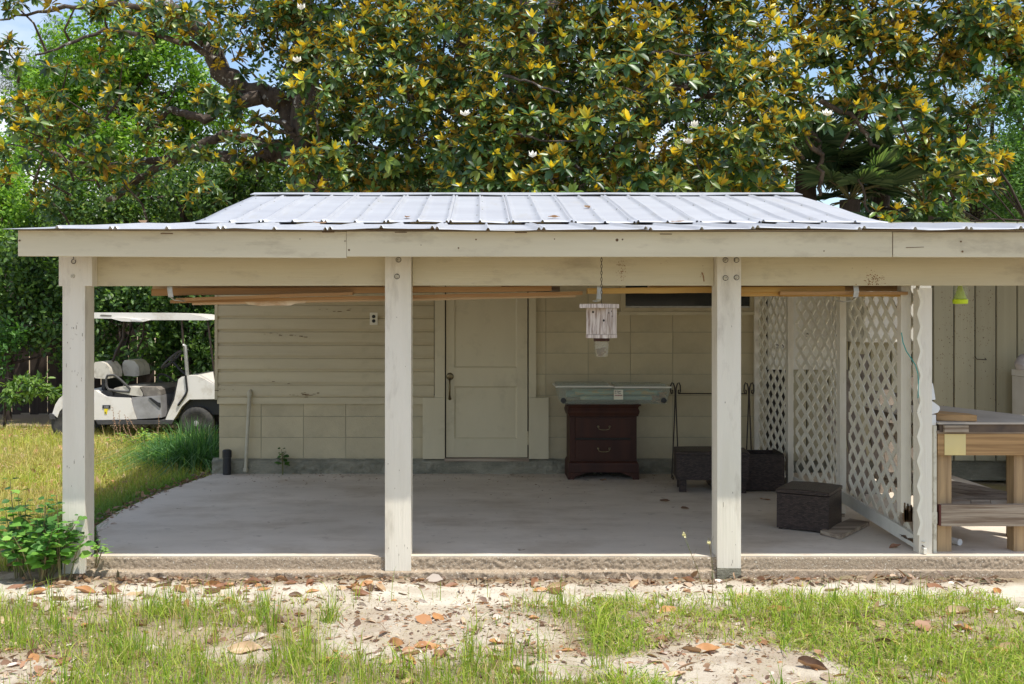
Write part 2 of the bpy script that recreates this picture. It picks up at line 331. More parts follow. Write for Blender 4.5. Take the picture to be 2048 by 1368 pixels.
def mixc(a, b, t): return a * (1 - t[:, None]) + b * t[:, None]
c = mixc(np.tile(dirt, (len(V), 1)), np.tile(litter, (len(V), 1)), sm(.4, .65, fbm(x*6, y*6, 51)))
band = sm(5.62, 5.86, y + .25*(fbm(x*2, y*3, 52)-.5)) * sm(6.34, 6.16, y + .12*(fbm(x*5, y*4, 53)-.5))
cs = np.zeros(len(V))
for (bx, by, rx, ry) in BARE:
    q = ((x - bx) / rx) ** 2 + ((y - by) / ry) ** 2 + .8 * (fbm(x*5, y*5, 54) - .5); cs = np.maximum(cs, sm(1.1, .5, q))
c = c * (1 - .25*sm(.3,.9,grass_density(x, y))[:, None])
c = mixc(c, np.tile(sand, (len(V), 1)), np.clip(np.maximum(band * (.62 + .38 * sm(.35, .55, fbm(x*4, y*9, 55))), cs * .62 * (.5+.5*sm(.35,.6,fbm(x*7, y*7, 58)))) * 1.0, 0, 1))
c = mixc(c, np.tile(np.array([.26,.21,.13]), (len(V), 1)), (sm(6.22, 6.34, y) * (y < 6.6) * sm(.3, .6, fbm(x*9, y*14, 56))))
c = mixc(c, np.tile(lawn, (len(V), 1)), sm(6.6, 6.9, y) * sm(.25, .6, fbm(x*2, y*2, 57)))
c = mixc(c, np.tile(litter, (len(V), 1)), sm(13.8, 15, y) * .8)
gm = bpy.data.materials.new('ground_soil'); gm.use_nodes = True; n = gm.node_tree.nodes; l = gm.node_tree.links; b = n['Principled BSDF']; b.inputs['Roughness'].default_value = .95; b.inputs['Specular IOR Level'].default_value = .15
a_ = n.new('ShaderNodeAttribute'); a_.attribute_name = 'tint'; tcn = n.new('ShaderNodeTexCoord')
n1 = n.new('ShaderNodeTexNoise'); n1.inputs['Scale'].default_value = 55; n1.inputs['Detail'].default_value = 6; n1.inputs['Roughness'].default_value = .75; l.new(tcn.outputs['Object'], n1.inputs['Vector'])
mr = n.new('ShaderNodeMapRange'); mr.inputs['From Min'].default_value = .52; mr.inputs['From Max'].default_value = .66; l.new(n1.outputs['Fac'], mr.inputs['Value'])
n2 = n.new('ShaderNodeTexNoise'); n2.inputs['Scale'].default_value = 9; n2.inputs['Detail'].default_value = 5; l.new(tcn.outputs['Object'], n2.inputs['Vector'])
mr2 = n.new('ShaderNodeMapRange'); mr2.inputs['From Min'].default_value = .42; mr2.inputs['From Max'].default_value = .62; l.new(n2.outputs['Fac'], mr2.inputs['Value'])
mm = n.new('ShaderNodeMath'); mm.operation = 'MULTIPLY'; l.new(mr.outputs[0], mm.inputs[0]); l.new(mr2.outputs[0], mm.inputs[1])
mc = n.new('ShaderNodeMixRGB'); mc.blend_type = 'MIX'; mc.inputs['Color2'].default_value = (.24, .16, .10, 1); l.new(mm.outputs[0], mc.inputs['Fac']); l.new(a_.outputs['Color'], mc.inputs['Color1'])
l.new(mc.outputs[0], b.inputs['Base Color'])
bp = n.new('ShaderNodeBump'); bp.inputs['Strength'].default_value = .9; bp.inputs['Distance'].default_value = .012; l.new(n1.outputs['Fac'], bp.inputs['Height']); l.new(bp.outputs[0], b.inputs['Normal'])
tag(link('ground', arr_mesh('ground', V, [FA], gm, c, True)), 'sandy soil with leaf litter and thin lawn', kind='structure')

# concrete floor, front edge broken and rough
SE = [(-2.40,6.437),(4.43,6.437),(4.43,9.92),(-2.50,9.92),(-2.62,9.3),(-2.70,8.8),(-2.76,7.9),(-2.72,7.37),(-2.40,6.60)]
mb = MB(); pts = [(p[0], p[1], -.10) for p in SE]; mb.prism(pts, (0, 0, .10))
tag(mb.build('patio_floor', M['slab'], None, .006), 'smooth grey concrete floor', kind='structure')
# the exposed aggregate face of the edge: a displaced strip 
nxe = 1100; ex = np.linspace(-2.46, 4.4, nxe); zr = list(np.linspace(-.150, -.088, 6)) + [-.083]*5 + list(np.linspace(-.078, -.004, 10)); lr = [1]*6 + [.95,.75,.5,.25,.03] + [0]*10; nze = len(zr)
X, Z = np.meshgrid(ex, np.array(zr)); LR = np.array(lr)[:, None]*np.ones((1, nxe)); S_ = np.arange(nze)[:, None]*.011 + 0*X
rough = sm(.30, .62, fbm(X*.9, S_*3+4, 61)); gr = fbm(X*70, S_*70, 62, 3) - .5; ledge = (.010 + .034*sm(1.5, 1.2, X)) * (.55 + .9*fbm(X*7, 0*X, 66)) * sm(-2.5, -2.2, X)
Yf = 6.432 - .006 - rough*.008*gr*2.2 + .008*sm(-.012, 0, Z) - LR*ledge*(1 + .5*(fbm(X*30, S_*30, 67)-.5)); Zf = Z + (LR > 0)*(LR < 1)*.006*(fbm(X*40, S_*60, 68)-.5) - (LR > .9)*.010*fbm(X*12, 0*X, 69)
ee = np.stack([X, Yf, Zf], -1).reshape(-1, 3); i2 = (np.arange(nze-1)[:, None]*nxe + np.arange(nxe-1)[None]).ravel()
tag(link('patio_floor_edge', arr_mesh('patio_floor_edge', ee, [np.stack([i2, i2+1, i2+1+nxe, i2+nxe], 1)], M['aggregate'], None, True)), 'rough broken front edge of the concrete floor', kind='structure')

# ================================================================== THE HOUSE
WY = 9.905
house = thing('house', 'beige block and board house under a pale metal roof behind the patio', 'house', (0, WY, 0))
HO = ORG[house.name]
box('wall', M['wall'], house, -2.47, 2.72, 9.99, 14.5, -.12, 2.33, 0); box('wall', M['wall'], house, 2.73, 6.6, 10.10, 14.5, .02, 2.33, 0)
# ground course: blocks in stack bond
bmb = MB().box(-.1985, .1985, -.018, .06, -.0965, .0965); block_me = bmb.mesh('block', M['block'], .004)
def piece(name, me, parent, loc, rot=None, sc=None):
    o = link(name, me, parent, Vector(loc) - ORG.get(parent.name, Vector()))
    if rot is not None: o.rotation_euler = rot
    if sc is not None: o.scale = sc
    return o
def blocks(x0, x1, k0, k1, xj):
    xs_ = [xj + .402*i for i in range(-12, 20)]
    for k in range(k0, k1):
        for a, b in zip(xs_, xs_[1:]):
            lo, hi = max(a, x0), min(b, x1)
            if hi - lo < .03: continue  # slivers
            piece('block', block_me, house, ((lo+hi)/2, WY + .006*random.random(), .14 + .2*k + .1), sc=((hi-lo-.006)/.397, 1, 1.001))
blocks(-2.485, -.36, 0, 3, (607.5-CX)/210)
blocks(.52, 2.66, 0, 11, (1176-CX)/210)
box('mortar', M['mortar'], house, -2.48, -.34, WY-.011, 9.99, .13, .745, 0)
box('mortar', M['mortar'], house, .48, 2.72, WY-.011, 9.99, .13, 2.36, 0)
# lap siding
def siding(seed):
    rr = random.Random(seed); m_ = MB(); n_ = 14; prof = [(-.004,.003),(.002,.098),(.014,.106),(.017,.130),(.04,.130),(.04,.003)]
    rings = []
    for i in range(n_+1):
        xx = -1.028 + 2.056*i/n_; w_ = rr.uniform(-.0012, .0012); rings.append([m_.bm.verts.new((xx, yy + w_, zz + rr.uniform(-.0008,.0008))) for yy, zz in prof])
    for a, b_ in zip(rings, rings[1:]):
        for k in range(6): m_.bm.faces.new((a[k], b_[k], b_[(k+1)%6], a[(k+1)%6]))
    m_.bm.faces.new(rings[0]); m_.bm.faces.new(rings[-1][::-1]); return m_.mesh('siding_board', M['wall'])
sm_ = [siding(i) for i in range(4)]
for k in range(14):
    piece('siding_board', sm_[k % 4], house, (-1.464, WY-.045+.0015*(k%3), .735 + .1262*(k-1) + (.0 if k else .05)), sc=(1, 1, 1 if k else .62))
box('corner_board', M['wall'], house, -2.515, -2.488, WY-.05, WY+.09, .70, 2.36)
box('side_wall', M['wall'], house, -2.495, -2.471, WY+.092, 14.5, -.1, 2.33)
# flaking paint chips on the boards (raised, real)
fl = MB()
for (px, py, n_) in [(620,788,10),(600,792,6),(450,779,6),(540,669,5),(590,672,5),(660,620,4),(560,765,2),(690,618,3)]:
    for i in range(n_):
        p = at(px + random.uniform(-22,22), py + random.uniform(-3,3), WY-.049); s_ = random.uniform(.003,.011)
        fl.hexa([p+Vector(q) for q in ((-s_*2,0,-s_*.3),(s_*2,-.001,-s_*.25),(s_*2,.004,-s_*.25),(-s_*2,.004,-s_*.3),(-s_*1.6,-.002,s_*.3),(s_*1.4,-.004,s_*.25),(s_*1.4,.004,s_*.25),(-s_*1.6,.004,s_*.3))])
tag(fl.build('peeling_paint', M['rotten'], house), kind='stuff')
# footing, rough
fx = np.linspace(-2.54, 2.64, 560); fzv = np.linspace(-.01, .142, 16); X, Z = np.meshgrid(fx, fzv)
Yf = WY - .055 - .035*(fbm(X*26, Z*26, 71, 3)-.5)*sm(.32,.6,fbm(X*1.4, Z*4, 72)) + .06*sm(.115,.142,Z) + .0*X
fv = np.stack([X, Yf, Z + .012*(fbm(X*5, Z*0, 73)-.5)*(Z > .1)], -1).reshape(-1, 3) - np.array(HO)
i2 = (np.arange(15)[:, None]*560 + np.arange(559)[None]).ravel()
link('footing', arr_mesh('footing', fv, [np.stack([i2, i2+1, i2+561, i2+560], 1)], M['footing'], None, True), house)
# vertical boarding to the right
vm = MB(); vm.prism([(-.0958,.006,0),(-.092,0,0),(.092,0,0),(.0958,.006,0),(.0958,.02,0),(-.0958,.02,0)], (0,0,1)); vme = vm.mesh('siding_board', M['wall_taupe'])
x0 = (1865.1-CX)/207-.2029*7
for k in range(24):
    xx = x0 + .2029*k + .1
    if 2.74 < xx < 6.6: piece('siding_board', vme, house, (xx, 10.03+.002*(k%2), .10), sc=(1,1,2.3))
box('groove_shade_sheet', M['dark'], house, 2.73, 6.6, 10.051, 10.08, .12, 2.33, 0)  # near-black sheet, its colour stands in for shade in the board grooves
box('footing', M['footing'], house, 2.66, 6.6, 10.09, 10.3, -.1, .115, 0)
vp = MB()                                   # mould specks on the boarding
for i in range(260):
    px = random.choice([1885,1930,1975,1948,1905]) + random.gauss(0, 14); py = random.triangular(575, 900, 600); p = at(px, py, 10.028); s_ = random.uniform(.0012,.0036)
    if p.x > 4.4: vp.box(p.x-s_*.6, p.x+s_*.6, p.y, p.y+.004, p.z-s_*1.4, p.z+s_*1.4)
tag(vp.build('mould_speck', M['rotten'], house), kind='stuff')
# door
dr = MB()
dx0, dx1, dz0, dz1 = -.322, .450, .151, 2.18; DY = WY-.030
door = link('door', None or MB().box(dx0,dx1,DY+.014,DY+.04,dz0,dz1).mesh('door', M['door'], off=HO), house); ORG[door.name] = HO.copy()
def dpart(nm, *a): return box(nm, M['door'], door, *a)
dpart('stile', dx0, (908.6-CX)/210, DY, DY+.0135, dz0, dz1); dpart('stile', (1034-CX)/210, dx1, DY, DY+.0135, dz0, dz1)
sx0, sx1 = (908.6-CX)/210+.001, (1034-CX)/210-.001
for za, zb in ((dz0, EYE-(877-CY)/210), (EYE-(772-CY)/210, EYE-(735.4-CY)/210), (2.05, dz1)): dpart('rail', sx0, sx1, DY+.0005, DY+.0135, za, zb)
def mould(x0, x1, z0, z1):
    q = MB(); t = .014
    q.prism([(x0,DY+.001,z0),(x0+t,DY+.0125,z0+t),(x0+t,DY+.0138,z0+t),(x0,DY+.0138,z0)], (0,0,.001)) if False else None
    for a, b_, c_, d_ in (((x0,z0),(x1,z0),(x1-t,z0+t),(x0+t,z0+t)), ((x1,z0),(x1,z1),(x1-t,z1-t),(x1-t,z0+t)), ((x1,z1),(x0,z1),(x0+t,z1-t),(x1-t,z1-t)), ((x0,z1),(x0,z0),(x0+t,z0+t),(x0+t,z1-t))):
        q.hexa([(a[0],DY+.0135,a[1]),(b_[0],DY+.0135,b_[1]),(c_[0],DY+.0139,c_[1]),(d_[0],DY+.0139,d_[1]),(a[0],DY+.002,a[1]),(b_[0],DY+.002,b_[1]),(c_[0],DY+.0125,c_[1]),(d_[0],DY+.0125,d_[1])])
    return q.build('moulding', M['door'], door)
mould(sx0-.001, sx1+.001, EYE-(877-CY)/210, EYE-(772-CY)/210); mould(sx0-.001, sx1+.001, EYE-(735.4-CY)/210, 2.05)
hp = at(900, 753, DY)
h_ = MB(); h_.lathe([(.0,-.016),(.02,-.014),(.034,-.006),(.036,0)], hp, 'Y'); 
h_.lathe([(.0,-.032),(.012,-.03),(.014,-.012)], hp+Vector((0,0,.012)), 'Y')
g0 = hp + Vector((-.002,0,-.02))
h_.tube([g0+Vector(v) for v in ((0,-.01,0),(.0,-.05,-.03),(.0,-.06,-.09),(0,-.05,-.15),(0,-.02,-.18),(0,-.005,-.19))], [.008,.009,.010,.009,.012,.016], 10)
h_.build('door_handle', M['brass'], door, 0, True)
h_ = MB(); hz = EYE-(875-CY)/210
for i in range(5): h_.lathe([(.006,0),(.007,.002),(.007,.022),(.006,.024)], (dx1+.006, DY-.006, hz-.065+.026*i), 'Z', 10)
h_.build('hinge', M['door'], door, 0, True)
tw = WY-.052
dt = MB(); dt.box(-.43,-.351, tw, WY+.02, .735, 2.3)
box('door_trim', M['door'], house, -.430, -.334, tw, WY+.02, .722, 2.3); box('door_trim', M['door'], house, .462, .531, tw, WY+.02, .722, 2.3)
dt.bm.free()
box('door_trim', M['door'], house, -.543, -.334, tw-.004, WY+.02, .140, .720); box('door_trim', M['door'], house, .462, .650, tw-.004, WY+.02, .140, .720)
box('threshold', M['greywood'], house, -.336, .462, WY-.07, WY+.02, .118, .146)
box('door_gap', M['dark'], house, -.334, .462, WY+.012, WY+.05, .146, 2.3, 0)
# window
wx0, wx1, wz0 = (1240-CX)/210, (1507-CX)/210, EYE-(623-CY)/210
wn = MB().box(wx0, wx1, WY-.05, WY-.012, wz0, wz0+.034).build('window', M['block'], house, .003)
box('frame', M['wall'], wn, wx0, wx0+.045, WY-.05, WY-.012, wz0+.036, 2.25); box('frame', M['wall'], wn, wx1-.045, wx1, WY-.05, WY-.012, wz0+.036, 2.25)
box('frame', M['metal'], wn, wx0+.047, wx1-.047, WY-.042, WY-.014, wz0+.036, wz0+.05)
box('pane', M['glass_dark'], wn, wx0+.047, wx1-.047, WY-.026, WY-.020, wz0+.052, 2.25, 0)
box('sill', M['door'], wn, wx0-.02, wx1+.02, WY-.06, WY-.014, wz0-.035, wz0-.003)
# little things fixed to the wall
oc = at(747.5, 637.5, WY-.05); o1 = MB().box(oc.x-.037, oc.x+.037, oc.y-.005, oc.y+.002, oc.z-.058, oc.z+.058).build('outlet_cover', M['outlet'], house, .002)
for s_ in (-1, 1): MB().lathe([(.017,-.0075),(.017,-.004)], (oc.x, oc.y, oc.z + s_*.021), 'Y', 14).build('socket', M['black'], o1)
pp = MB(); a_ = at(491, 942, WY-.08); b2 = at(499, 788, WY-.075); pp.tube([a_, b2, b2+Vector((.002,.0,.02)), b2+Vector((.003,.035,.03))], .0165, 12); pp.lathe([(.024,-.022),(.024,.022)], b2, 'Z', 14); pp.lathe([(.024,0),(.024,.03)], a_+Vector((0,0,-.002)), 'Z', 14)
pp.build('conduit_pipe', M['pipe'], house, 0, True)
# hasp handle on the boarding
hk = MB(); a_ = at(1949, 712, 10.02); hk.tube([a_+Vector((0,0,.0)), a_+Vector((.01,-.03,-.03)), a_+Vector((.10,-.03,-.035)), a_+Vector((.10,0,-.02))], .004, 6); hk.build('pull_handle', M['iron'], house)
# metal roofing
def sheet(name, x0, x1, ribs, prof, parent, m_, wavy=0, seed=0, lift=0):
    cs = [(x0, 0)]
    for r_ in ribs:
        cs += [(r_-.012, 0), (r_-.004, .015), (r_+.004, .015), (r_+.012, 0)]
    k = 3; base = sorted(set(list(np.linspace(x0, x1, 9)))); 
    for xx in base:
        if all(abs(xx - c_[0]) > .02 for c_ in cs): cs.append((xx, 0))
    cs.append((x1, 0)); cs = sorted([c_ for c_ in cs if x0 <= c_[0] <= x1]); nx = len(cs); ny = len(prof); V = []
    rr = random.Random(seed)
    for j, (yy, zz) in enumerate(prof):
        for (xx, hh) in cs:
            wv = wavy * (.9 * (vnoise(xx*5+seed, yy*1.3, 77) - .5) + .5*(vnoise(xx*1.7, 0, 78)-.5)) * (1 if j < 2 else .35)
            V.append((xx, yy + (wavy*.6*(vnoise(xx*3, 1, 79)-.5) if j == 0 else 0), zz + hh + wv + lift))
    V = np.array(V); o_ = ORG[parent.name]; V = V - np.array(o_); B = V - np.array([0, 0, .0035])
    i_ = (np.arange(ny-1)[:, None]*nx + np.arange(nx-1)[None]).ravel(); f1 = np.stack([i_, i_+1, i_+nx+1, i_+nx], 1); n0 = nx*ny
    e = np.arange(nx-1); fr = np.stack([e, e+n0, e+1+n0, e+1], 1)
    sd_ = np.arange(ny-1)*nx; sl = np.stack([sd_, sd_+nx, sd_+nx+n0, sd_+n0], 1); sr = sl[:, ::-1] + nx-1
    return link(name, arr_mesh(name, np.concatenate([V, B]), [f1, f1[:, ::-1]+n0, fr, sl, sr], m_), parent)
UP = [(7.60,2.163),(7.80,2.194),(8.0,2.232),(8.25,2.288),(8.6,2.368),(9.0,2.454),(9.4,2.539),(9.80,2.620)]
XL, XR = -2.115, 2.985
edges = [XL] + [-.2286+.4572*k for k in range(-4, 8) if XL+.1 < -.2286+.4572*k < XR-.1] + [XR]
for i, (a_, b_) in enumerate(zip(edges, edges[1:])):
    rb = []
    if a_ > XL: rb.append(a_+.014)
    if b_ < XR: rb.append(b_-.014)
    mid = -.2286+.4572*round((a_+.4572/2 - (-.2286))/.4572 - .5)+.2286
    for q in (mid, mid-.4572, mid+.4572):
        if a_+.05 < q < b_-.05: rb.append(q)
    sheet('roof_panel', a_, b_, rb, UP, house, M['metal_roof'], .010, i, .004*(i % 2)+.012)
bk = [(9.86,2.615),(12.0,2.42),(14.7,2.15)]
for i in range(10): sheet('roof_panel', XL+.51*i, XL+.51*(i+1), [XL+.51*i+.02, XL+.51*i+.25], bk, house, M['metal_roof'], .004, i+40, .004*(i%2))
rc = MB()
for i in range(17):
    xa = XL-.02+.302*i; z_ = .006*math.sin(i*1.3); rc.hexa([(xa,9.66,2.617+z_),(xa+.3,9.66,2.617+.006*math.sin((i+1)*1.3)),(xa+.3,9.84,2.655),(xa,9.84,2.655),(xa,9.655,2.622+z_),(xa+.3,9.655,2.622+.006*math.sin((i+1)*1.3)),(xa+.3,9.84,2.662),(xa,9.84,2.662)])
rc.prism([(XL-.02,9.841,2.655),(XL-.02,10.0,2.61),(XL-.02,10.0,2.616),(XL-.02,9.841,2.662)], (5.13,0,0))
rc.build('ridge_cap', M['metal_roof'], house)
scw = MB()
for i in range(23):
    xx = -2.1+.2286*i+.03
    for j, (yy, zz) in enumerate([(7.86,2.213),(8.15,2.27),(8.5,2.355),(8.8,2.42),(9.1,2.485),(9.4,2.55),(9.62,2.595)]):
        xr = 0 + .2286*(i-9)
        if XL < xr+.022 < XR: scw.lathe([(.0085,0),(.006,.008)], (xr + .022*(1 if (i+j) % 2 else -1), yy+.04*((i+j)%2), zz+.006), 'Z', 6)
tag(scw.build('roof_screws', M['metal'], house), kind='stuff')
box('fascia_board', M['trim_h'], house, XL+.03, XR-.03, 9.86, 9.9, 2.37, 2.60)
for xx in (XL+.03, XR-.06): MB().prism([(xx,9.86,2.34),(xx,14.5,2.3),(xx,14.5,2.12),(xx,11.9,2.40),(xx,9.86,2.60)], (.03,0,0)).build('gable_board', M['wall'], house)

# ================================================================== THE PATIO COVER
cover = thing('patio_cover', 'open patio cover with cream square posts, wide beam and low ribbed metal roof', 'patio cover', (0, 6.5, 0))
def lz(yy): return 1.986 + (yy-6.0)*.107
LOWP = [(5.962,1.984),(6.03,1.991),(6.5,lz(6.5)),(7.0,lz(7.0)),(7.5,lz(7.5)),(8.3,lz(8.25))]
ledges = [-2.735] + [(px-CX)/346.6 for px in (230.7,444.5,657,870,1082,1294,1507,1719,1932)] + [3.4, 4.02]
for i, (a_, b_) in enumerate(zip(ledges, ledges[1:])):
    rb = [(a_+b_)/2] if i else [(119.6-CX)/346.6]
    if i: rb.append(a_+.014)
    rb.append(b_-.014)
    if i == 0: rb = [(119.6-CX)/346.6, b_-.014]
    P_ = LOWP[:-1] + [(8.3,2.215),(9.95,2.325)] if i == 0 else LOWP if b_ < XR else LOWP[:-1] + [(8.3,2.20),(9.95,2.335)]  # end sheets lengthened to the back to keep sun off the walls
    sheet('roof_panel', a_, b_, rb, P_, cover, M['metal_roof'], .016, i+60, .003*(i % 2))
def board(nm, m_, parent, x0, x1, y0, y1, z00, z01, z10, z11, bev=.004, sub=0):
    q = MB().hexa([(x0,y0,z00),(x1,y0,z10),(x1,y1,z10),(x0,y1,z00),(x0,y0,z01),(x1,y0,z11),(x1,y1,z11),(x0,y1,z01)]); return q.build(nm, m_, parent, bev)
FYY = 6.03
def fz(py): return EYE-(py-CY)*FYY/F
def fxp(px): return (px-CX)*FYY/F
board('fascia_board', M['trim_h'], cover, fxp(36), fxp(693), FYY, FYY+.036, fz(512), fz(461), fz(516), fz(463.5))
board('fascia_board', M['trim_h'], cover, fxp(693)+.002, fxp(1784), FYY-.003, FYY+.034, fz(513), fz(463), fz(514), fz(464))
board('fascia_board', M['trim_h'], cover, fxp(1786), 4.0, FYY, FYY+.036, fz(514), fz(464.5), fz(515), fz(465))
board('batten', M['greywood'], cover, fxp(40), 4.0, FYY+.003, FYY+.05, fz(461), fz(458), fz(464), fz(461), .001)
BMY = 6.485
zb = EYE-(571-CY)*BMY/F
pos = [((125-CX)/325.0, (170-CX)/325.0), ((770-CX)/325.0, (822-CX)/325.0), ((1434.6-CX)/325.0, (1482-CX)/325.0), (2.745, 2.825)]
for i, ((a_, b_), (c_, d_)) in enumerate(zip(pos, pos[1:] + [(4.02, 4.02)])):
    t0, t1 = (571, 571) if i else (572, 571)
    board('beam', M['trim_h'], cover, b_+.004 if i else (184-CX)/320.9, c_-.003 if i < 2 else 4.0, BMY, BMY+.04, EYE-(t0-CY)*BMY/F, 1.96, EYE-(t1-CY)*BMY/F, 1.96) if i < 3 else None
posts = []
for i, (a_, b_) in enumerate(pos[:3]):
    m_ = MB().box(a_, b_, 6.40, 6.552, [-.10,-.105,-.09][i], 1.95); p_ = m_.build('post', M['trim_v'], cover, .004); posts.append(p_)
m_ = MB().box(pos[3][0], pos[3][1], 6.50, 6.59, 0, BMY and 1.66); 
m_.build('post', M['trim_v'], cover, .004)
box('collar', M['trim_v'], cover, (118-CX)/325., (184.5-CX)/325., 6.397, 6.483, EYE-(572-CY)*6.4/F, 1.94)
chips = MB(); rc_ = random.Random(19)
for (pa, pb, ya, yb, nn_) in ((130,166,640,780,22),(128,168,800,1090,8),(774,818,600,1080,5),(776,818,1085,1135,5),(1440,1478,620,1000,4),(1440,1478,1000,1130,6)):
    for k in range(nn_):
        p = at(rc_.uniform(pa,pb), rc_.uniform(ya,yb), 6.3985); h1 = rc_.uniform(.0015,.006)*(2.6 if rc_.random() < .15 else 1); w1 = rc_.uniform(.0006,.0014); chips.box(p.x-w1, p.x+w1, 6.3988, 6.4015, p.z-h1, p.z+h1)
tag(chips.build('paint_chips', M['rotten'], cover), kind='stuff')
mossy = MB()
mossy.bm.free()
for i in (1, 2):
    mossy = MB().box(pos[i][0]-.001, pos[i][1]+.001, 6.397, 6.437, -.14, [-.0,-.078,-.062][i])
    for v in mossy.bm.verts: v.co.z += random.uniform(-.006, .006)
    mossy.build('post_foot', M['footing'], cover)
for pi, spots in ((0, [(146,552)]), (1, [(797,519.5),(794,553)]), (2, [(1451,520),(1473,520),(1451,556),(1473,555)])):
    for (px, py) in spots:
        p = at(px, py, 6.399); q = MB().lathe([(.0095,-.007),(.0095,-.0035),(.014,-.003),(.0145,.001)], p, 'Y', 12); q.build('bolt', M['bolt'], posts[pi], 0)
        MB().lathe([(.0172,-.0015),(.0172,.001)], p, 'Y', 12).build('bolt_hole', M['dark'], posts[pi], 0)
q = MB(); p = at(147, 523, 6.39); q.tube([p+Vector((.013*math.cos(t), 0, .013*math.sin(t))) for t in np.linspace(1.6, 7.0, 14)], .0022, 6); q.tube([p+Vector((0,0,.013)), p+Vector((.0,.0,.03))], .0022, 6); q.build('eye_hook', M['iron'], posts[0])
for k, xx in enumerate(np.arange(-2.55, 4.0, .61)):
    MB().prism([(xx,6.068,1.86),(xx,9.9,2.22),(xx,9.9,2.33),(xx,8.2,2.21),(xx,6.068,1.978)], (.038,0,0)).build('rafter', M['trim_h'], cover)
for yy in (6.9, 7.5): MB().hexa([(-2.6,yy,lz(yy)-.03),(3.99,yy,lz(yy)-.03),(3.99,yy+.08,lz(yy)-.024),(-2.6,yy+.08,lz(yy)-.024),(-2.6,yy,lz(yy)-.012),(3.99,yy,lz(yy)-.012),(3.99,yy+.08,lz(yy)-.006),(-2.6,yy+.08,lz(yy)-.006)]).build('purlin', M['palewood'], cover)
# knots, nail heads, rust stains and cracks in the boards
kn = MB()
for (px, py, r_) in [(39,481,.006),(1234,480,.009),(1245,479,.005),(952,479,.005),(698,500,.006),(917,496,.005),(690,482,.004),(1648,502,.004),(1922,483,.005),(1925,503,.006),(1109,478,.004),(600,478,.003),(842,490,.003)]:
    p = at(px, py, FYY-.0035); kn.lathe([(r_,-.0006),(r_*.9,.002)], p, 'Y', 9)
p = at(1785, 490, FYY); kn.box(p.x-.002, p.x+.003, FYY-.001, FYY+.03, fz(510), fz(468)); 
kn.hexa([at(1812,496,FYY-.002),at(1848,494.5,FYY-.002),at(1848,494.5,FYY+.01),at(1812,496,FYY+.01),at(1812,494.6,FYY-.002),at(1848,493.6,FYY-.002),at(1848,493.6,FYY+.01),at(1812,494.6,FYY+.01)])
for (px,py) in [(332,467),(655,476-12),(800,464.5),(1040,465),(1330,468)]:
    a0 = at(px,py,FYY-.001); kn.box(a0.x-.03, a0.x+.04, FYY-.0045, FYY+.01, a0.z-.003, a0.z+.002)
kn.build('knots', M['rotten'], cover)
M['rust'] = mat('rust_stain', (.34,.17,.07), .8, (.22,.10,.04), 30)
rs = MB(); rr = random.Random(5)
for (cx_, cy_, sx_, sy_, n_, sg) in [(1745,560,9,8,110,1), (1243,540,5,14,90,.7), (1405,548,2,7,14,.8), (1330,520,12,5,12,.6)]:
    for i in range(n_):
        p = at(cx_ + rr.gauss(0, sx_), min(571, cy_ + rr.gauss(0, sy_)), BMY-.0004); s_ = rr.uniform(.0012,.0042)*sg
        if p.z > zb+.004 and p.z < 1.83: rs.lathe([(s_,-.0004),(s_*.8,.002)], p, 'Y', 6)
rs.tube([at(1404,545,BMY),at(1407,553,BMY),at(1408,563,BMY)], .0035, 5)
tag(rs.build('rust_stains', M['rust'], cover), kind='stuff')

# far metal roof to the right
shed = thing('garden_shed', 'low shed roof of pale metal just showing beyond the right end of the eave', 'shed', (6.6, 8.0, 0))
SP = [(6.2,2.10),(7.5,2.18),(9.3,2.31),(11,2.36)]  # front stretch lies out of view, lengthened to shade the floor at right
for k in range(4): sheet('roof_panel', 4.98+.85*k, 5.83+.85*k, [5.0+.85*k,5.4+.85*k], SP, shed, M['metal_roof'], .004, 90+k)
for k in range(3): sheet('roof_panel', 4.03+1.1*k, 5.13+1.1*k, [4.05+1.1*k,4.6+1.1*k], [(9.32,2.28),(10.02,2.335)], house, M['metal_roof'], .004, 95+k)  # added strip of roofing that keeps the boarding below in shade
box('wall', M['wall'], shed, 6.75, 8.1, 9.0, 10.9, -.12, 2.2); box('post', M['trim_v'], shed, 6.62, 6.72, 9.0, 9.1, -.12, 2.22)

# ================================================================== THINGS UNDER THE COVER
def single(q, name, m_, label, cat, group=None, bev=0, smooth=False, kind=None):
    co = [v.co for v in q.bm.verts]; o_ = Vector(((min(c.x for c in co)+max(c.x for c in co))/2, (min(c.y for c in co)+max(c.y for c in co))/2, min(c.z for c in co)))
    ob = link(name, q.mesh(name, m_, bev, smooth, 1, o_), None, o_); ORG[ob.name] = o_; return tag(ob, label, cat, group, kind)
# ---- stored lumber on hooks
LG = 'boards stored on the hooks under the beam'
def plank(px0, t0, b0, px1, t1, b1, Y, dep, m_, label, seed=0, cuts=10):
    rr = random.Random(seed); q = MB(); rings = []
    for i in range(cuts+1):
        f = i/cuts; px = px0+(px1-px0)*f; a_ = at(px, t0+(t1-t0)*f, Y); b_ = at(px, b0+(b1-b0)*f, Y); dz = rr.uniform(-.0018,.0018); dy = .010*math.sin(f*2.5+seed)
        rings.append([q.bm.verts.new((a_.x, Y+dy, b_.z+dz)), q.bm.verts.new((a_.x, Y+dy+dep, b_.z+dz)), q.bm.verts.new((a_.x, Y+dy+dep, a_.z+dz)), q.bm.verts.new((a_.x, Y+dy, a_.z+dz))])
    for a_, b_ in zip(rings, rings[1:]):
        for k in range(4): q.bm.faces.new((a_[k], a_[(k+1)%4], b_[(k+1)%4], b_[k]))
    q.bm.faces.new(rings[0]); q.bm.faces.new(rings[-1][::-1])
    return single(q, 'board', m_, label, 'board', LG, .002)
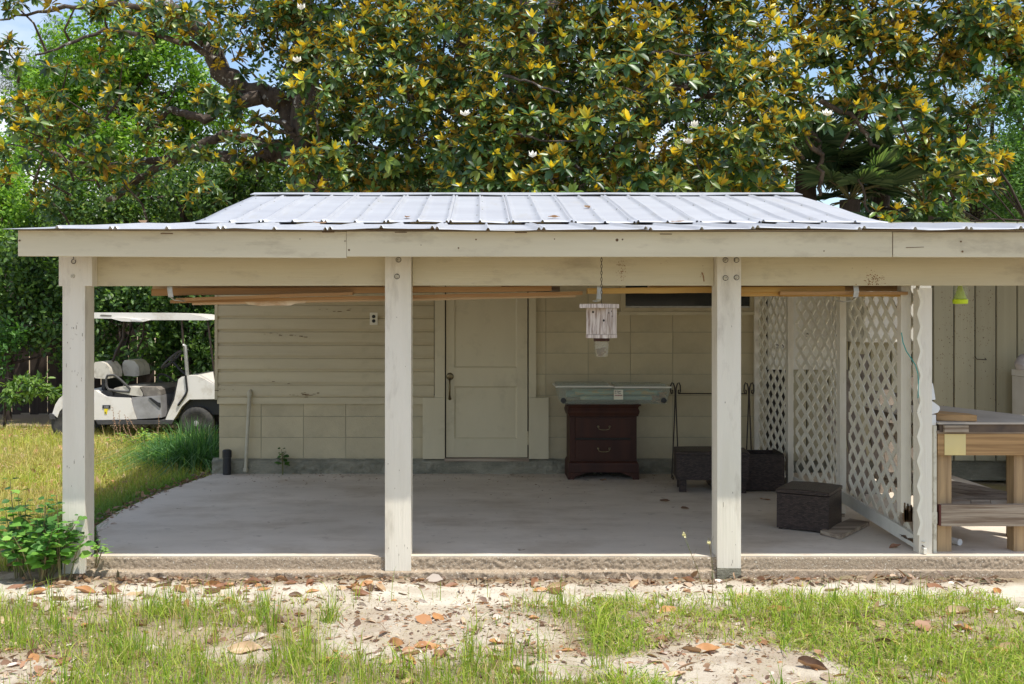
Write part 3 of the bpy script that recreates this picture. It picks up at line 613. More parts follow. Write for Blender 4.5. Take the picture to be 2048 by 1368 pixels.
plank(302,577,591,1103,572,582,6.66,.09,M['cedar'],'orange brown board, topmost and frontmost of the left bundle under the beam',1)
plank(304,571,578,860,568,576,6.80,.10,M['palewood'],'pale cream board lying highest at the back of the left bundle',2)
plank(340,600,606,1165,583,590,6.70,.07,M['cedar'],'thin reddish board slanting below the top board of the left bundle',3)
plank(352,596,602,705,584,590,6.62,.05,M['cedar'],'short red brown strip wedged between the boards at the left end',4)
plank(385,605,610,1152,589,594,6.78,.11,M['palewood'],'long pale board with flaking patch, lowest of the left bundle',5)
q = MB(); rr = random.Random(4)
pts = [(483,600),(497,609),(520,612),(560,611),(582,611),(590,607),(610,606),(617,599),(560,600),(520,601)]
q.prism([at(px,py,6.765) for px,py in pts], (0,.012,0)); 
pk = single(q, 'torn_plywood', M['flake'], 'torn peeling plywood scrap stuck to the lowest left board', 'plywood scrap', None, .001)
plank(1003,572,583,1120,572,583,6.72,.09,M['greywood'],'short dark grey board end at the right tip of the left bundle',6,3)
plank(1176,576,587,1690,572,583,6.62,.09,M['pine'],'yellow pine board with dark knots, front of the right bundle',7)
plank(1300,571,580,1795,571,582,6.78,.09,M['bench_wood'],'brown board at the back top of the right bundle',8)
plank(1440,584,592,1805,584,593,6.66,.08,M['pine'],'yellow board lying lowest in the right bundle by the lattice',9)
plank(1560,583,590,1816,583,589,6.60,.05,M['cedar'],'dark edged strip reaching farthest right past the lattice',10)
def jhook(px, lab):
    a_ = at(px, 566, 6.56); q = MB(); path = [(0,.06,.06),(0,.0,.0),(.004,-.004,-.05),(.0,-.002,-.09),(-.02,.01,-.112),(-.06,.05,-.118),(-.085,.09,-.11)] if px > 1500 else [(0,.06,.06),(0,.0,.0),(.004,-.004,-.05),(.01,-.002,-.09),(.03,.01,-.108),(.07,.05,-.114),(.09,.09,-.108)]
    if 1100 < px < 1300: path = [(0,.06,.06),(0,.0,.0),(.0,-.004,-.05),(-.004,-.002,-.10),(-.018,.005,-.118),(-.04,.02,-.112)]
    for (x0,y0,z0),(x1,y1,z1) in zip(path, path[1:]):
        wd = .016
        d = Vector((x1-x0,y1-y0,z1-z0)).normalized(); s1 = Vector((1,0,0)) if abs(d.z) > .7 else Vector((0,1,0)); t = d.cross(s1).normalized()*.0025
        c0 = a_+Vector((x0,y0,z0)); c1 = a_+Vector((x1,y1,z1)); s1 = s1*wd
        q.hexa([c0-s1-t, c0+s1-t, c0+s1+t, c0-s1+t, c1-s1-t, c1+s1-t, c1+s1+t, c1-s1+t])
    return single(q, 'metal_hook', M['metal'], lab, 'hook', 'bent metal hooks that carry the boards')
jhook(339, 'bent grey metal hook holding the left end of the boards'); jhook(1199, 'bent metal hook behind the hanging wooden bee box'); jhook(1711, 'rusty bent metal strap holding the right boards near the lattice')

# ---- wooden bee box on a chain
BP = at(1203, 676, 6.22); bee = thing('bee_trap', 'weathered whitish wooden box with drilled holes and a jar below, hanging on a chain', 'bee trap', (BP.x, BP.y, BP.z)); BO = Vector(BP)
def rotz(p, c, a): return Vector((c.x+(p[0]*math.cos(a)-p[1]*math.sin(a)), c.y+(p[0]*math.sin(a)+p[1]*math.cos(a)), c.z+p[2]))
ang = R(-36)
def rbox(cx_, cy_, hx, hy, z0, z1, tilt=0): return [rotz((cx_+sx*hx, cy_+sy*hy, z0), BP, ang) for sx,sy in ((-1,-1),(1,-1),(1,1),(-1,1))] + [rotz((cx_+sx*hx, cy_+sy*hy, z1+tilt*sy), BP, ang) for sx,sy in ((-1,-1),(1,-1),(1,1),(-1,1))]
S_ = .066
MB().hexa(rbox(0,0,S_,S_,.022,.178)).build('box', M['birdwood'], bee, .002)
MB().hexa(rbox(0,0,S_+.002,S_+.002,0,.0205)).build('floor_board', M['birdwood'], bee, .002)
MB().hexa([v for v in rbox(-.003,-.02,S_+.014,S_+.03,.179,.203)]).build('lid', M['birdwood'], bee, .002)
for (u, v_, fc) in [(-.02,.155,0),(.052,.105,0),(-.03,.15,1),(.01,.13,1),(.005,.16,1)]:
    q = MB(); 
    if fc == 0: c_ = rotz((u,-S_,v_), BP, ang); nn = rotz((0,-1,0), Vector((0,0,0)), ang)
    else: c_ = rotz((S_,u,v_), BP, ang); nn = rotz((1,0,0), Vector((0,0,0)), ang)
    q.tube([c_-nn*.002, c_+nn*.0008], .0072 if fc == 0 else .005, 10); q.build('hole', M['dark'], bee)
MB().lathe([(.048,-.0),(.048,-.016),(.046,-.018)], BP+Vector((0,0,-.001)), 'Z', 20).build('jar_lid', M['cherry'], bee, 0, True)
MB().lathe([(.043,-.0185),(.044,-.035),(.042,-.06),(.037,-.105),(.034,-.112)], BP, 'Z', 20).build('jar', M['jar'], bee, 0, True)
q = MB(); rr = random.Random(1)
for i in range(60):
    a_ = rr.uniform(0, 6.28); r_ = rr.uniform(0,.026); p = BP+Vector((r_*math.cos(a_), r_*math.sin(a_), rr.uniform(-.104,-.06))); q.box(p.x-.006,p.x+.006,p.y-.005,p.y+.005,p.z-.004,p.z+.004)
tag(q.build('dead_bees', M['rotten'], bee), kind='stuff')
ztop = EYE-(517-CY)*6.22/F; z0 = BP.z+.203
q = MB(); k = 0; zz = z0+.01
q.tube([Vector((BP.x,BP.y,z0)), Vector((BP.x,BP.y,z0+.045))], .0018, 5); zz = z0+.05
while zz < ztop+.07:
    ax = (1,0) if k % 2 else (0,1); pts = [Vector((BP.x+ax[0]*.0048*math.cos(t), BP.y+ax[1]*.0048*math.cos(t), zz+.012*math.sin(t))) for t in np.linspace(0, 2*math.pi, 11)]; q.tube(pts, .0017, 5); zz += .0195; k += 1
q.build('chain', M['iron'], bee)

# ---- bedside chest with two drawers
NY = 9.50; ns = F/NY
def nx(px): return (px-CX)/ns
def nzz(py): return EYE-(py-CY)/ns
chest = thing('nightstand', 'dark cherry two drawer chest with moulded top standing against the block wall', 'chest', (nx(1208), NY+.18, 0))
x0, x1 = nx(1139.7), nx(1273.8); D = .36
box('carcass', M['cherry'], chest, x0, x1, NY+.012, NY+D, .14, nzz(832), .003)
def ogee(nm, xa, xb, prof):                # profile (out, z) run round three sides
    q = MB(); rings = []
    for o_, z_ in prof: rings.append([q.bm.verts.new(p) for p in ((xa-o_, NY+D, z_), (xa-o_, NY-o_, z_), (xb+o_, NY-o_, z_), (xb+o_, NY+D, z_))])
    for a_, b_ in zip(rings, rings[1:]):
        for k in range(4): q.bm.faces.new((a_[k], a_[(k+1)%4], b_[(k+1)%4], b_[k]))
    q.bm.faces.new(rings[0]); q.bm.faces.new(rings[-1][::-1]); return q.build(nm, M['cherry'], chest, 0, False)
zt = nzz(808)
ogee('top_moulding', x0, x1, [(.0,nzz(833)),(.012,nzz(832)),(.014,nzz(829)),(.020,nzz(826)),(.022,nzz(822)),(.012,nzz(816)),(.018,nzz(812)),(.030,nzz(811.5)),(.034,nzz(810)),(.034,zt),(.0,zt+.001)])
ogee('plinth', x0, x1, [(.0,.165),(.004,.16),(.012,.15),(.016,.135),(.018,.07),(.018,.068)])
for sx in (0, 1):
    xa, xb = (x0-.018, x0+.15) if not sx else (x1+.018, x1-.15); sg = 1 if not sx else -1
    pts = [(xa,0),(xa+sg*.055,0),(xa+sg*.065,.025),(xa+sg*.10,.036),(xa+sg*.17,.066),(xa,.066)]
    MB().prism([(a_, NY-.018, b_) for a_, b_ in pts], (0,.02,0)).build('foot', M['cherry'], chest, .001)
    MB().box(xa, xa+sg*.02, NY+.003, NY+D, 0, .066).build('foot', M['cherry'], chest, .001)
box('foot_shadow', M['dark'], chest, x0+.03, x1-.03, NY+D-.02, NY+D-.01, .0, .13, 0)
for (ya, yb) in ((836.5,875),(880,919)):
    dw = MB().box(nx(1151), nx(1261.5), NY-.006, NY+.0115, nzz(yb), nzz(ya)).build('drawer', M['cherry'], chest, .003)
    cy_ = nzz((ya+yb)/2-1); cxx = nx(1207.5); q = MB()
    for s_ in (-1, 1): q.lathe([(.003,-.022),(.009,-.019),(.011,-.010),(.010,-.006)], (cxx+s_*.052, NY, cy_+.008), 'Y', 10)
    q.tube([(cxx-.052,NY-.018,cy_+.004),(cxx-.045,NY-.024,cy_-.014),(cxx-.02,NY-.027,cy_-.020),(cxx+.02,NY-.027,cy_-.020),(cxx+.045,NY-.024,cy_-.014),(cxx+.052,NY-.018,cy_+.004)], .0035, 8); q.build('handle', M['brass'], dw, 0, True)
q = MB(); q.box(nx(1151),nx(1262),NY+.002,NY+.0118,nzz(879.4),nzz(876)); q.build('drawer_gap', M['dark'], chest)

# ---- clear under-bed storage bin
BYY = 9.40; bs_ = F/BYY
def bx(px): return (px-CX)/bs_
def bz(py): return EYE-(py-CY)/bs_
bzz = zt + .004
binn = thing('storage_bin', 'long clear plastic storage bin with black wheels lying across the dark chest', 'storage bin', (bx(1228), BYY+.2, bzz))
q = MB(); xa, xb, xc, xd = bx(1124), bx(1335), bx(1116), bx(1341); zl = bz(775); t = .003
for (p0, p1, r0, r1) in (((xa,BYY+.02),(xb,BYY+.02),(xc,BYY),(xd,BYY)), ((xb,BYY+.40),(xa,BYY+.40),(xd,BYY+.42),(xc,BYY+.42)), ((xa,BYY+.40),(xa,BYY+.02),(xc,BYY+.42),(xc,BYY)), ((xb,BYY+.02),(xb,BYY+.40),(xd,BYY),(xd,BYY+.42))):
    q.bm.faces.new([q.bm.verts.new(v) for v in ((*p0,bzz+.012),(*p1,bzz+.012),(*r1,zl),(*r0,zl))])
q.bm.faces.new([q.bm.verts.new(v) for v in ((xa,BYY+.02,bzz+.011),(xb,BYY+.02,bzz+.011),(xb,BYY+.40,bzz+.011),(xa,BYY+.40,bzz+.011))])
q.build('tub', M['clear'], binn)
box('tub_base', M['clear'], binn, xa+.01, xb-.01, BYY+.03, BYY+.39, bzz, bzz+.009, .002)
for (pa, pb, dz) in ((1111.5,1227,0),(1228.5,1343,-.006)):
    MB().box(bx(pa), bx(pb), BYY-.012, BYY+.43, zl+.002+dz, zl+.014+dz).build('lid', M['lid'], binn, .003)
    MB().box(bx(pa)+.02, bx(pb)-.04, BYY+.03, BYY+.39, zl+.0145+dz, zl+.030+dz).build('lid_panel', M['clear'], binn, .003)
for px in (1127, 1328): MB().lathe([(.005,-.006),(.024,-.004),(.025,.012),(.005,.014)], at(px, 801, BYY-.004), 'Y', 18).build('wheel', M['black'], binn, 0, True)
lb_ = MB().box(bx(1227.5), bx(1246), BYY-.008, BYY-.006, bz(799), bz(779.5)).build('label', M['outlet'], binn)
def text(s_, size, loc, m_, parent, ext=.0006, rot=(R(90),0,0), align='LEFT', name='lettering', bold=0):
    cu = bpy.data.curves.new(name, 'FONT'); cu.body = s_; cu.size = size; cu.extrude = ext; cu.align_x = align; cu.offset = bold
    o = bpy.data.objects.new(name+'_curve', cu); COL.objects.link(o); dg = bpy.context.evaluated_depsgraph_get(); me = bpy.data.meshes.new_from_object(o.evaluated_get(dg))
    bpy.data.objects.remove(o); bpy.data.curves.remove(cu); me.name = name; me.materials.clear(); me.materials.append(m_)
    r_ = link(name, me, parent, Vector(loc) - ORG.get(parent.name, Vector())); r_.rotation_euler = rot; return r_
lx = bx(1229)
text('32 Quart', .0155, (lx, BYY-.0085, bz(783.5)), M['print'], lb_, bold=.0005); text('See Thru', .0155, (lx, BYY-.0085, bz(787.3)), M['print'], lb_, bold=.0005); text('UNDERBED', .0135, (lx, BYY-.0085, bz(791.8)), M['printred'], lb_, bold=.0006)
def roll(pxa, pxb, ya, yb, dy, m_, lab):
    a_, b_ = at(pxa,(ya+yb)/2,BYY), at(pxb,(ya+yb)/2,BYY); r_ = (yb-ya)/2/bs_; q = MB().tube([a_+Vector((0,.045+dy,0)), b_+Vector((0,.045+dy,0))], r_, 12); return single(q, 'wrapping_paper_roll', m_, lab, 'paper roll', 'wrapping paper in the clear bin')
roll(1151,1316,781,790.5,0,M['wrapA'],'green and gold wrapping paper roll, upper one inside the clear bin'); roll(1162,1305,792,801,.0,M['wrapB'],'teal wrapping paper roll, lower one inside the clear bin')
roll(1135,1330,783,797,.1,M['wrapB'],'fat dull green paper roll at the back of the clear bin'); roll(1146,1300,778.5,783,.03,M['wrapA'],'thin patterned paper roll touching the bin lid')
q = MB(); rr = random.Random(3)
for i in range(14):
    p = at(rr.uniform(1302,1328), rr.uniform(786,802), BYY+.06); q.hexa([p+Vector((rr.uniform(-.04,.04), rr.uniform(-.02,.03), rr.uniform(-.02,.02))) for _ in range(8)])
single(q, 'crumpled_paper', M['wrapC'], 'crumpled tan tissue paper in the right end of the clear bin', 'paper')

# ---- wrought iron rack
RY = 9.55; rk = thing('iron_rack', 'black wrought iron rack with scrolled tops and a straight cross bar', 'rack', (at(1425,950,RY).x, RY, 0))
for (cx_, nm) in ((1351, 0), (1498, 1)):
    for s_, ft in ((-1, -7.5), (1, 6.5)):
        top = at(cx_+s_*1.0, 800, RY); pts = [at(cx_+ft+(0 if not nm else 0), 950-(0), RY)]
        pts[0].z = .004; pts += [at(cx_+s_*2.2, 840, RY), at(cx_+s_*.6, 790, RY)]
        arc = [(s_*1.5,775),(s_*4,767),(s_*7,765.5),(s_*9.5,771),(s_*9.8,782),(s_*8,788),(s_*5.5,786),(s_*5.5,781),(s_*7.5,780)]
        pts += [at(cx_+a_, b_, RY) for a_, b_ in arc]
        MB().tube(pts, [.0062]*len(pts), 8).build('scroll_leg', M['iron'], rk, 0, True)
        lx_ = pts[0].x; MB().tube([(lx_, RY, .006), (lx_, RY-.05, .035), (lx_, RY-.09, .02), (lx_, RY-.07, .004), (lx_, RY-.04, .006)], .005, 8).build('foot_scroll', M['iron'], rk, 0, True)
MB().tube([at(1356,787,RY+.004), at(1494,787.5,RY+.004)], .0055, 8).build('cross_bar', M['iron'], rk)
q = MB(); p = at(1353,925,9.45); q.tube([p+Vector((.02*math.cos(t),0,.05*math.sin(t))) for t in np.linspace(0,6.3,16)], .005, 6); q.build('scroll', M['iron'], rk)

# ---- wicker pieces
def box_uv(o):
    me = o.data; uv = me.uv_layers.new(name='uv')
    for p in me.polygons:
        n_ = p.normal
        for li in p.loop_indices:
            c_ = me.vertices[me.loops[li].vertex_index].co
            uv.data[li].uv = (c_.x, c_.y) if abs(n_.z) > .7 else ((c_.x*1.0+c_.y*.0, c_.z) if abs(n_.y) > abs(n_.x) else (c_.y, c_.z))
    return o
def wicker(nm, label, cx_, cy_, wd, dp, h, rot, lid, legs=0, z0=.012, bow=.0):
    t = thing(nm, label, 'wicker ottoman' if lid else 'wicker box', (cx_, cy_, 0)); t.rotation_euler = (0,0,rot); ORG[t.name] = Vector()
    def wb(name, *a, b=.006):
        q = MB().box(*a); o_ = q.build(name, M['weave'], t, b); box_uv(o_); return o_
    hz_ = h-.035 if lid else h
    if lid:
        wb('body', -wd/2, wd/2, -dp/2, dp/2, z0+legs, hz_); q = MB().box(-wd/2-.006, wd/2+.006, -dp/2-.006, dp/2+.006, hz_+.004, h-.004); q.cut(3)
        for v in q.bm.verts: v.co.z += .007*(1-(2*v.co.x/wd)**2)*(v.co.z > hz_+.01)
        box_uv(q.build('lid', M['weave'], t, .004)); wb('lid_gap', -wd/2+.01, wd/2-.01, -dp/2+.01, dp/2-.01, hz_-.002, hz_+.005, b=0)
    else:
        wt = .025
        wb('wall_panel', -wd/2, wd/2, -dp/2, -dp/2+wt, z0, h); wb('wall_panel', -wd/2, wd/2, dp/2-wt, dp/2, z0, h-.012)
        wb('wall_panel', -wd/2+.001, -wd/2+wt, -dp/2+wt+.001, dp/2-wt-.001, z0, h-.004); wb('wall_panel', wd/2-wt, wd/2-.001, -dp/2+wt+.001, dp/2-wt-.001, z0, h-.006); wb('base', -wd/2+wt, wd/2-wt, -dp/2+wt, dp/2-wt, z0, z0+.02)
        MB().tube([(-wd/2+.01,-dp/2+.012,h+.004),(wd/2-.01,-dp/2+.012,h+.002),(wd/2-.012,dp/2-.01,h-.004),(wd/2-.02,dp/2-.012,h-.008)], .008, 6).build('rim', M['weave'], t)
    lg = legs if legs else z0
    for sx in (-1, 1):
        for sy in (-1, 1): wb('leg', sx*(wd/2-.055) - .03 if legs else sx*(wd/2-.02)-.012, sx*(wd/2-.055)+.03 if legs else sx*(wd/2-.02)+.012, sy*(dp/2-.05)-.03, sy*(dp/2-.05)+.03, 0, lg+(.012 if legs else -.001))
    return t
wicker('wicker_ottoman', 'dark brown wicker storage cube with closed lid beside the lattice', 2.327, 7.345, .353, .395, .285, R(-31.5), True)
wicker('wicker_footstool', 'dark wicker footstool on short thick legs behind the right post', 1.98, 8.93, .60, .36, .348, R(-7), True, .095)
wicker('wicker_planter', 'open topped black wicker box without lid standing behind the storage cube', 2.30, 9.05, .60, .42, .315, R(-5), False)
q = MB(); P4 = [(2.31,7.06),(2.395,6.90),(2.76,7.37),(2.665,7.49)]; q.prism([(a_,b_,.004) for a_,b_ in P4], (0,0,.026)); single(q, 'loose_plank', M['greywood'], 'short weathered plank lying flat on the floor beside the wicker cube', 'plank', None, .002)
# ---- black stand pipe and vine
pb = at(454, 945, 9.80); q = MB().lathe([(.038,0),(.040,.002),(.038,.16),(.044,.162),(.044,.225),(.030,.235)], (pb.x, 9.80, .0), 'Z', 16); single(q, 'vent_pipe', M['black'], 'short black stand pipe with a cap at the left corner of the house', 'pipe', None, 0, True)
# ---- the lattice screen
scr = thing('lattice_screen', 'cream painted lattice screen of three bowed panels closing the right side', 'lattice screen', (2.75, 8.2, 0)); SO = ORG[scr.name]
def curve_pt(cv, u):
    for (a_, b_) in zip(cv, cv[1:]):
        d = math.dist(a_, b_)
        if u <= d: return (a_[0]+(b_[0]-a_[0])*u/d, a_[1]+(b_[1]-a_[1])*u/d)
        u -= d
    d = math.dist(cv[-2], cv[-1]); return (cv[-1][0]+(cv[-1][0]-cv[-2][0])*u/d, cv[-1][1]+(cv[-1][1]-cv[-2][1])*u/d)
def lattice(cv, zb0, zb1, ztop, shift=0, lay=.008):
    W = sum(math.dist(a_, b_) for a_, b_ in zip(cv, cv[1:])); p = .153; wz = .049
    for dirn in (1, -1):
        nk = int((W+ztop)/p)+2
        for k in range(-nk, nk+1):
            z_at0 = k*p + shift
            us = []
            for i in range(61):
                u = W*i/60; z = z_at0 + dirn*u; zb_ = zb0+(zb1-zb0)*u/W
                if zb_ <= z <= ztop: us.append(u)
            if len(us) < 3: continue
            n_ = max(2, int((us[-1]-us[0])/.12)+1); q = MB(); rings = []
            for i in range(n_+1):
                u = us[0]+(us[-1]-us[0])*i/n_; z = z_at0+dirn*u; x_, y_ = curve_pt(cv, u); x2, y2 = curve_pt(cv, u+.01); tx, ty = x2-x_, y2-y_; ln = math.hypot(tx, ty); nx__, ny__ = -ty/ln, tx/ln
                off = 0 if dirn == 1 else -lay
                a_ = Vector((x_+nx__*off, y_+ny__*off, z)); b_ = Vector((x_+nx__*(off-.0072), y_+ny__*(off-.0072), z)); h_ = Vector((0,0,wz/2))
                rings.append([q.bm.verts.new(v) for v in (a_-h_, b_-h_, b_+h_, a_+h_)])
            for r0, r1 in zip(rings, rings[1:]):
                for j in range(4): q.bm.faces.new((r0[j], r0[(j+1)%4], r1[(j+1)%4], r1[j]))
            q.bm.faces.new(rings[0]); q.bm.faces.new(rings[-1][::-1]); q.build('lattice_strip', M['lattice'], scr)
lattice([(2.775,6.60),(2.715,7.66)], .055, .16, 1.95)
lattice([(2.70,7.76),(2.80,8.08),(2.83,8.4),(2.78,8.72),(2.715,8.95)], .10, .07, 1.95, .05)
lattice([(2.71,9.03),(2.68,9.45),(2.635,9.84)], .03, .03, 1.95, .02)
def stile(px, Y, wpx, dY, z0, z1, m_=M['trim_v']):
    a_, b_ = at(px, 0, Y).x, at(px+wpx, 0, Y).x; return MB().box(a_, b_, Y, Y+dY, z0, z1).build('stile', m_, scr, .003)
stile(1680, 7.68, 12.5, .07, .03, 1.92); stile(1576, 8.96, 11, .07, 0, 1.95); stile(1509, 9.84, 10, .03, .1, 2.0); 
MB().hexa([(2.688,6.64,.235),(2.752,6.64,.20),(2.752,6.70,.21),(2.688,6.70,.23),(2.688,6.64,1.93),(2.752,6.64,1.93),(2.752,6.70,1.93),(2.688,6.70,1.93)]).build('stile', M['trim_v'], scr, .003)
q = MB(); rr = random.Random(8)
for i in range(26):
    xx = rr.uniform(2.705,2.755); q.box(xx-.004, xx+.003, 6.634, 6.66, .19+rr.uniform(-.02,.0), .225+rr.uniform(.0,.07))
q.build('rotten_end', M['rotten'], scr)
for (cv, za, zb_) in (([(2.72,7.74),(2.70,8.90)], .10, .045), ([(2.70,9.03),(2.62,9.82)], .02, .02)):
    (xa,ya),(xb,yb) = cv; MB().hexa([(xa-.02,ya,za-.035),(xa,ya,za-.035),(xb,yb,zb_-.02),(xb-.02,yb,zb_-.02),(xa-.02,ya,za+.05),(xa,ya,za+.05),(xb,yb,zb_+.07),(xb-.02,yb,zb_+.07)]).build('bottom_rail', M['white'], scr, .003)
# broken bottom rail of the near panel, split at its rotten end
A0 = Vector((2.665,7.70,.115)); A1 = Vector((2.762,6.47,.004)); dv = A1-A0
def rp_(f, h): p = A0+dv*f; return (p.x, p.y, p.z + h)
up_ = [(0,0),(.5,0),(.78,0),(.80,.03),(.86,.034),(.90,.046),(.955,.050),(1.0,.054),(1.0,.086),(.93,.088),(.9,.082),(.7,.085),(.3,.084),(0,.085)]
MB().prism([rp_(f,h) for f,h in [(0,0),(.72,0),(.74,.030),(.79,.040),(.83,.038),(.88,.056),(.93,.052),(.975,.060),(.985,.072),(.95,.083),(.9,.079),(.8,.086),(.3,.084),(0,.085)]], (.02,.0,0)).build('bottom_rail', M['white'], scr, 0)
MB().prism([rp_(f,h) for f,h in [(.7215,0),(1.0,0),(1.0,.032),(.96,.038),(.92,.027),(.86,.030),(.80,.022),(.7415,.028)]], (.02,.0,0)).build('rail_splinter', M['white'], scr, 0)
q = MB(); rr = random.Random(12)
for i in range(40):
    f = rr.uniform(.75,.985); h = .03+rr.uniform(-.004,.03)*(f-.6)*2; p = Vector(rp_(f,h)); q.hexa([p+Vector((rr.uniform(-.004,.010), rr.uniform(-.035,.035), rr.uniform(-.007,.008))) for _ in range(8)])
q.build('rotten_core', M['rotten'], scr)
q = MB(); zz_ = np.arange(.12, 1.66, .0765); pts_ = [(2.742 + (.011 if k % 2 else -.011), z_) for k, z_ in enumerate(zz_)]
for (xa, za), (xb, zb2) in zip(pts_, pts_[1:]): q.hexa([(xa-.009,6.478,za),(xa+.009,6.478,za),(xa+.009,6.486,za),(xa-.009,6.486,za),(xb-.009,6.478,zb2),(xb+.009,6.478,zb2),(xb+.009,6.486,zb2),(xb-.009,6.486,zb2)])
bmesh.ops.remove_doubles(q.bm, verts=q.bm.verts[:], dist=.0004); q.build('wavy_trim', M['lattice'], scr)
box('support_block', M['greywood'], scr, 2.67, 2.70, 7.70, 7.74, 0, .10)
# teal cord with wire hook on the near stile
q = MB(); q.tube([at(px,py,6.48) for px,py in [(1803,665),(1806,685),(1813,703),(1824,719),(1831,730),(1836,748),(1837,770),(1836,796)]], .0032, 8); cd = single(q, 'elastic_cord', M['hose'], 'teal elastic cord with a wire hook hanging beside the white corner post', 'cord', None, 0, True)
q = MB(); q.tube([at(px,py,6.48) for px,py in [(1836,796),(1838,806),(1841,815),(1840,825),(1836,827),(1834,822)]], .0022, 6); q.build('wire_hook', M['metal'], cd)

# ---- behind the screen
cab = thing('wall_cabinet', 'off white wall cabinet hung on the boarding behind the lattice', 'cabinet', (3.78, 9.6, 1.25))
box('carcass', M['white'], cab, 3.45, 4.055, 9.36, 9.95, 1.255, 2.05); box('door', M['white'], cab, 3.455, 3.79, 9.335, 9.357, 1.26, 2.04, .004); box('door', M['white'], cab, 3.796, 4.05, 9.335, 9.357, 1.26, 2.04, .004)
q = MB(); a_ = at(1857, 655, 9.32); q.tube([a_, a_+Vector((.0,-.02,.02)), a_+Vector((.01,-.02,-.02)), a_+Vector((.0,-.01,-.04))], .004, 6); q.build('handle', M['iron'], cab)
pg = thing('tool_panel', 'whitish painted panel with small hooks behind the middle lattice', 'panel', (3.1, 9.95, .9))
box('board', M['white'], pg, 2.76, 3.42, 9.97, 10.0, .98, 2.0)
for i, px in enumerate((1545,1553,1562,1613,1640,1655,1668)):
    a_ = at(px, 690 if i < 3 else 668, 9.965); MB().tube([a_, a_+Vector((0,-.03,.005)), a_+Vector((.012,-.045,-.01)), a_+Vector((.0,-.05,-.035)), a_+Vector((-.012,-.045,-.02))], .004, 6).build('hook', M['iron'], pg)
rr = random.Random(6)
for i, (xx, yy, ww, hh, tl) in enumerate([(3.10,8.6,.09,1.02,.05),(3.22,8.7,.10,.90,-.04),(3.36,8.75,.09,1.15,.02),(3.48,8.8,.11,.82,.05),(2.98,8.3,.08,.75,-.06),(3.62,9.0,.10,1.0,.03),(3.80,9.1,.10,.78,-.02),(3.95,9.15,.09,.95,.04)]):
    q = MB().hexa([(xx,yy,.002),(xx+ww,yy,.002),(xx+ww,yy+.022,.002),(xx,yy+.022,.002),(xx+tl,yy+.55,hh),(xx+ww+tl,yy+.55,hh),(xx+ww+tl,yy+.572,hh-.01),(xx+tl,yy+.572,hh-.01)])
    single(q, 'fence_picket', M['greywood_v'], '%s of the eight grey pickets leaning behind the near lattice panel' % ['second from the left','third from the left','fourth from the left','fifth from the left','leftmost','sixth from the left','seventh from the left','rightmost'][i], 'picket', 'loose pickets leaning behind the lattice', .002)

# ---- workbench
BN = thing('workbench', 'weathered treated pine workbench with slatted lower shelf at the right edge', 'workbench', (3.2, 6.9, 0)); by = 6.56; q_ = F/by
def wx(px): return (px-CX)/q_
def wz(py): return EYE-(py-CY)/q_
SK = -.31
def bench_leg(x0, y0, z1=wz(911)): MB().box(x0, x0+.088, y0, y0+.088, .0, z1).build('leg', M['bench_wood_v'], BN, .003)
bench_leg(wx(1875), by); bench_leg(wx(2028), by); bench_leg(3.31, 7.55); bench_leg(3.57, 6.97)
MB().box(wx(1870), wx(2100), by-.04, by-.001, wz(909), wz(866)).build('apron', M['bench_wood'], BN, .003)
MB().box(wx(1883), wx(1925), by-.0445, by-.041, wz(908.5), wz(866.5)).build('yellow_patch', M['yellow'], BN, 0)
MB().box(wx(1877), wx(2100), by-.04, by-.001, wz(1050), wz(1007)).build('stretcher', M['greywood'], BN, .003)
box('stretcher_end', M['redwood'], BN, wx(1873.6), wx(1877)-.0008, by-.038, by-.002, wz(1049), wz(1008), 0)
box('apron_end', M['greywood'], BN, wx(1867), wx(1870)-.0008, by-.02, by+.9, wz(908), wz(868))
# shelf boards run to the back, seen through the frame
zs = wz(1005)
shf = [(wx(1877)+.02, .062), (wx(1917), 0), (wx(1950), 0), (wx(1985), 0)]
for k in range(6):
    xa = wx(1877)+.0 + .125*k; L_ = [.10,.42,.80,1.15,1.2,1.2][k]; sk = -.31*L_
    MB().hexa([(xa,by+.09,zs-.03),(xa+.119,by+.09,zs-.03),(xa+.119+sk,by+.09+L_,zs-.03),(xa+sk,by+.09+L_,zs-.03),(xa,by+.09,zs),(xa+.119,by+.09,zs),(xa+.119+sk,by+.09+L_,zs),(xa+sk,by+.09+L_,zs)]).build('shelf_board', M['greywood'], BN, .003)
zt_ = wz(843)
tp = [(2.865,6.50),(3.84,6.50),(3.66,7.0),(3.42,7.80),(2.87,7.80)]
MB().prism([(a_,b_,zt_-.012) for a_,b_ in tp], (0,0,.012)).build('worktop', M['bench_top'], BN, .003)
tp2 = [(2.88,6.515),(3.82,6.515),(3.64,7.0),(3.40,7.78),(2.885,7.78)]
MB().prism([(a_,b_,zt_-.062) for a_,b_ in tp2], (0,0,.049)).build('worktop_edge', M['worktop_edge'], BN, .003)
MB().box(wx(1868), wx(2090), by-.042, by-.002, wz(865.5), wz(860)).build('packing_strip', M['greywood'], BN, .001)
MB().box(2.90, 3.05, 6.49, 6.512, zt_-.06, zt_-.018).build('edge_block', M['greywood'], BN, .003)
bc = [at(1877,837,6.62), at(1950,837,6.56)]
q = MB().hexa([(2.90,6.60,zt_+.003),(3.12,6.53,zt_+.003),(3.13,6.66,zt_+.003),(2.93,6.95,zt_+.003),(2.90,6.60,zt_+.045),(3.12,6.53,zt_+.042),(3.13,6.66,zt_+.042),(2.93,6.95,zt_+.045)])
single(q, 'wood_offcut', M['bench_wood'], 'thick wood offcut lying on the left end of the workbench top', 'wood offcut', None, .003)
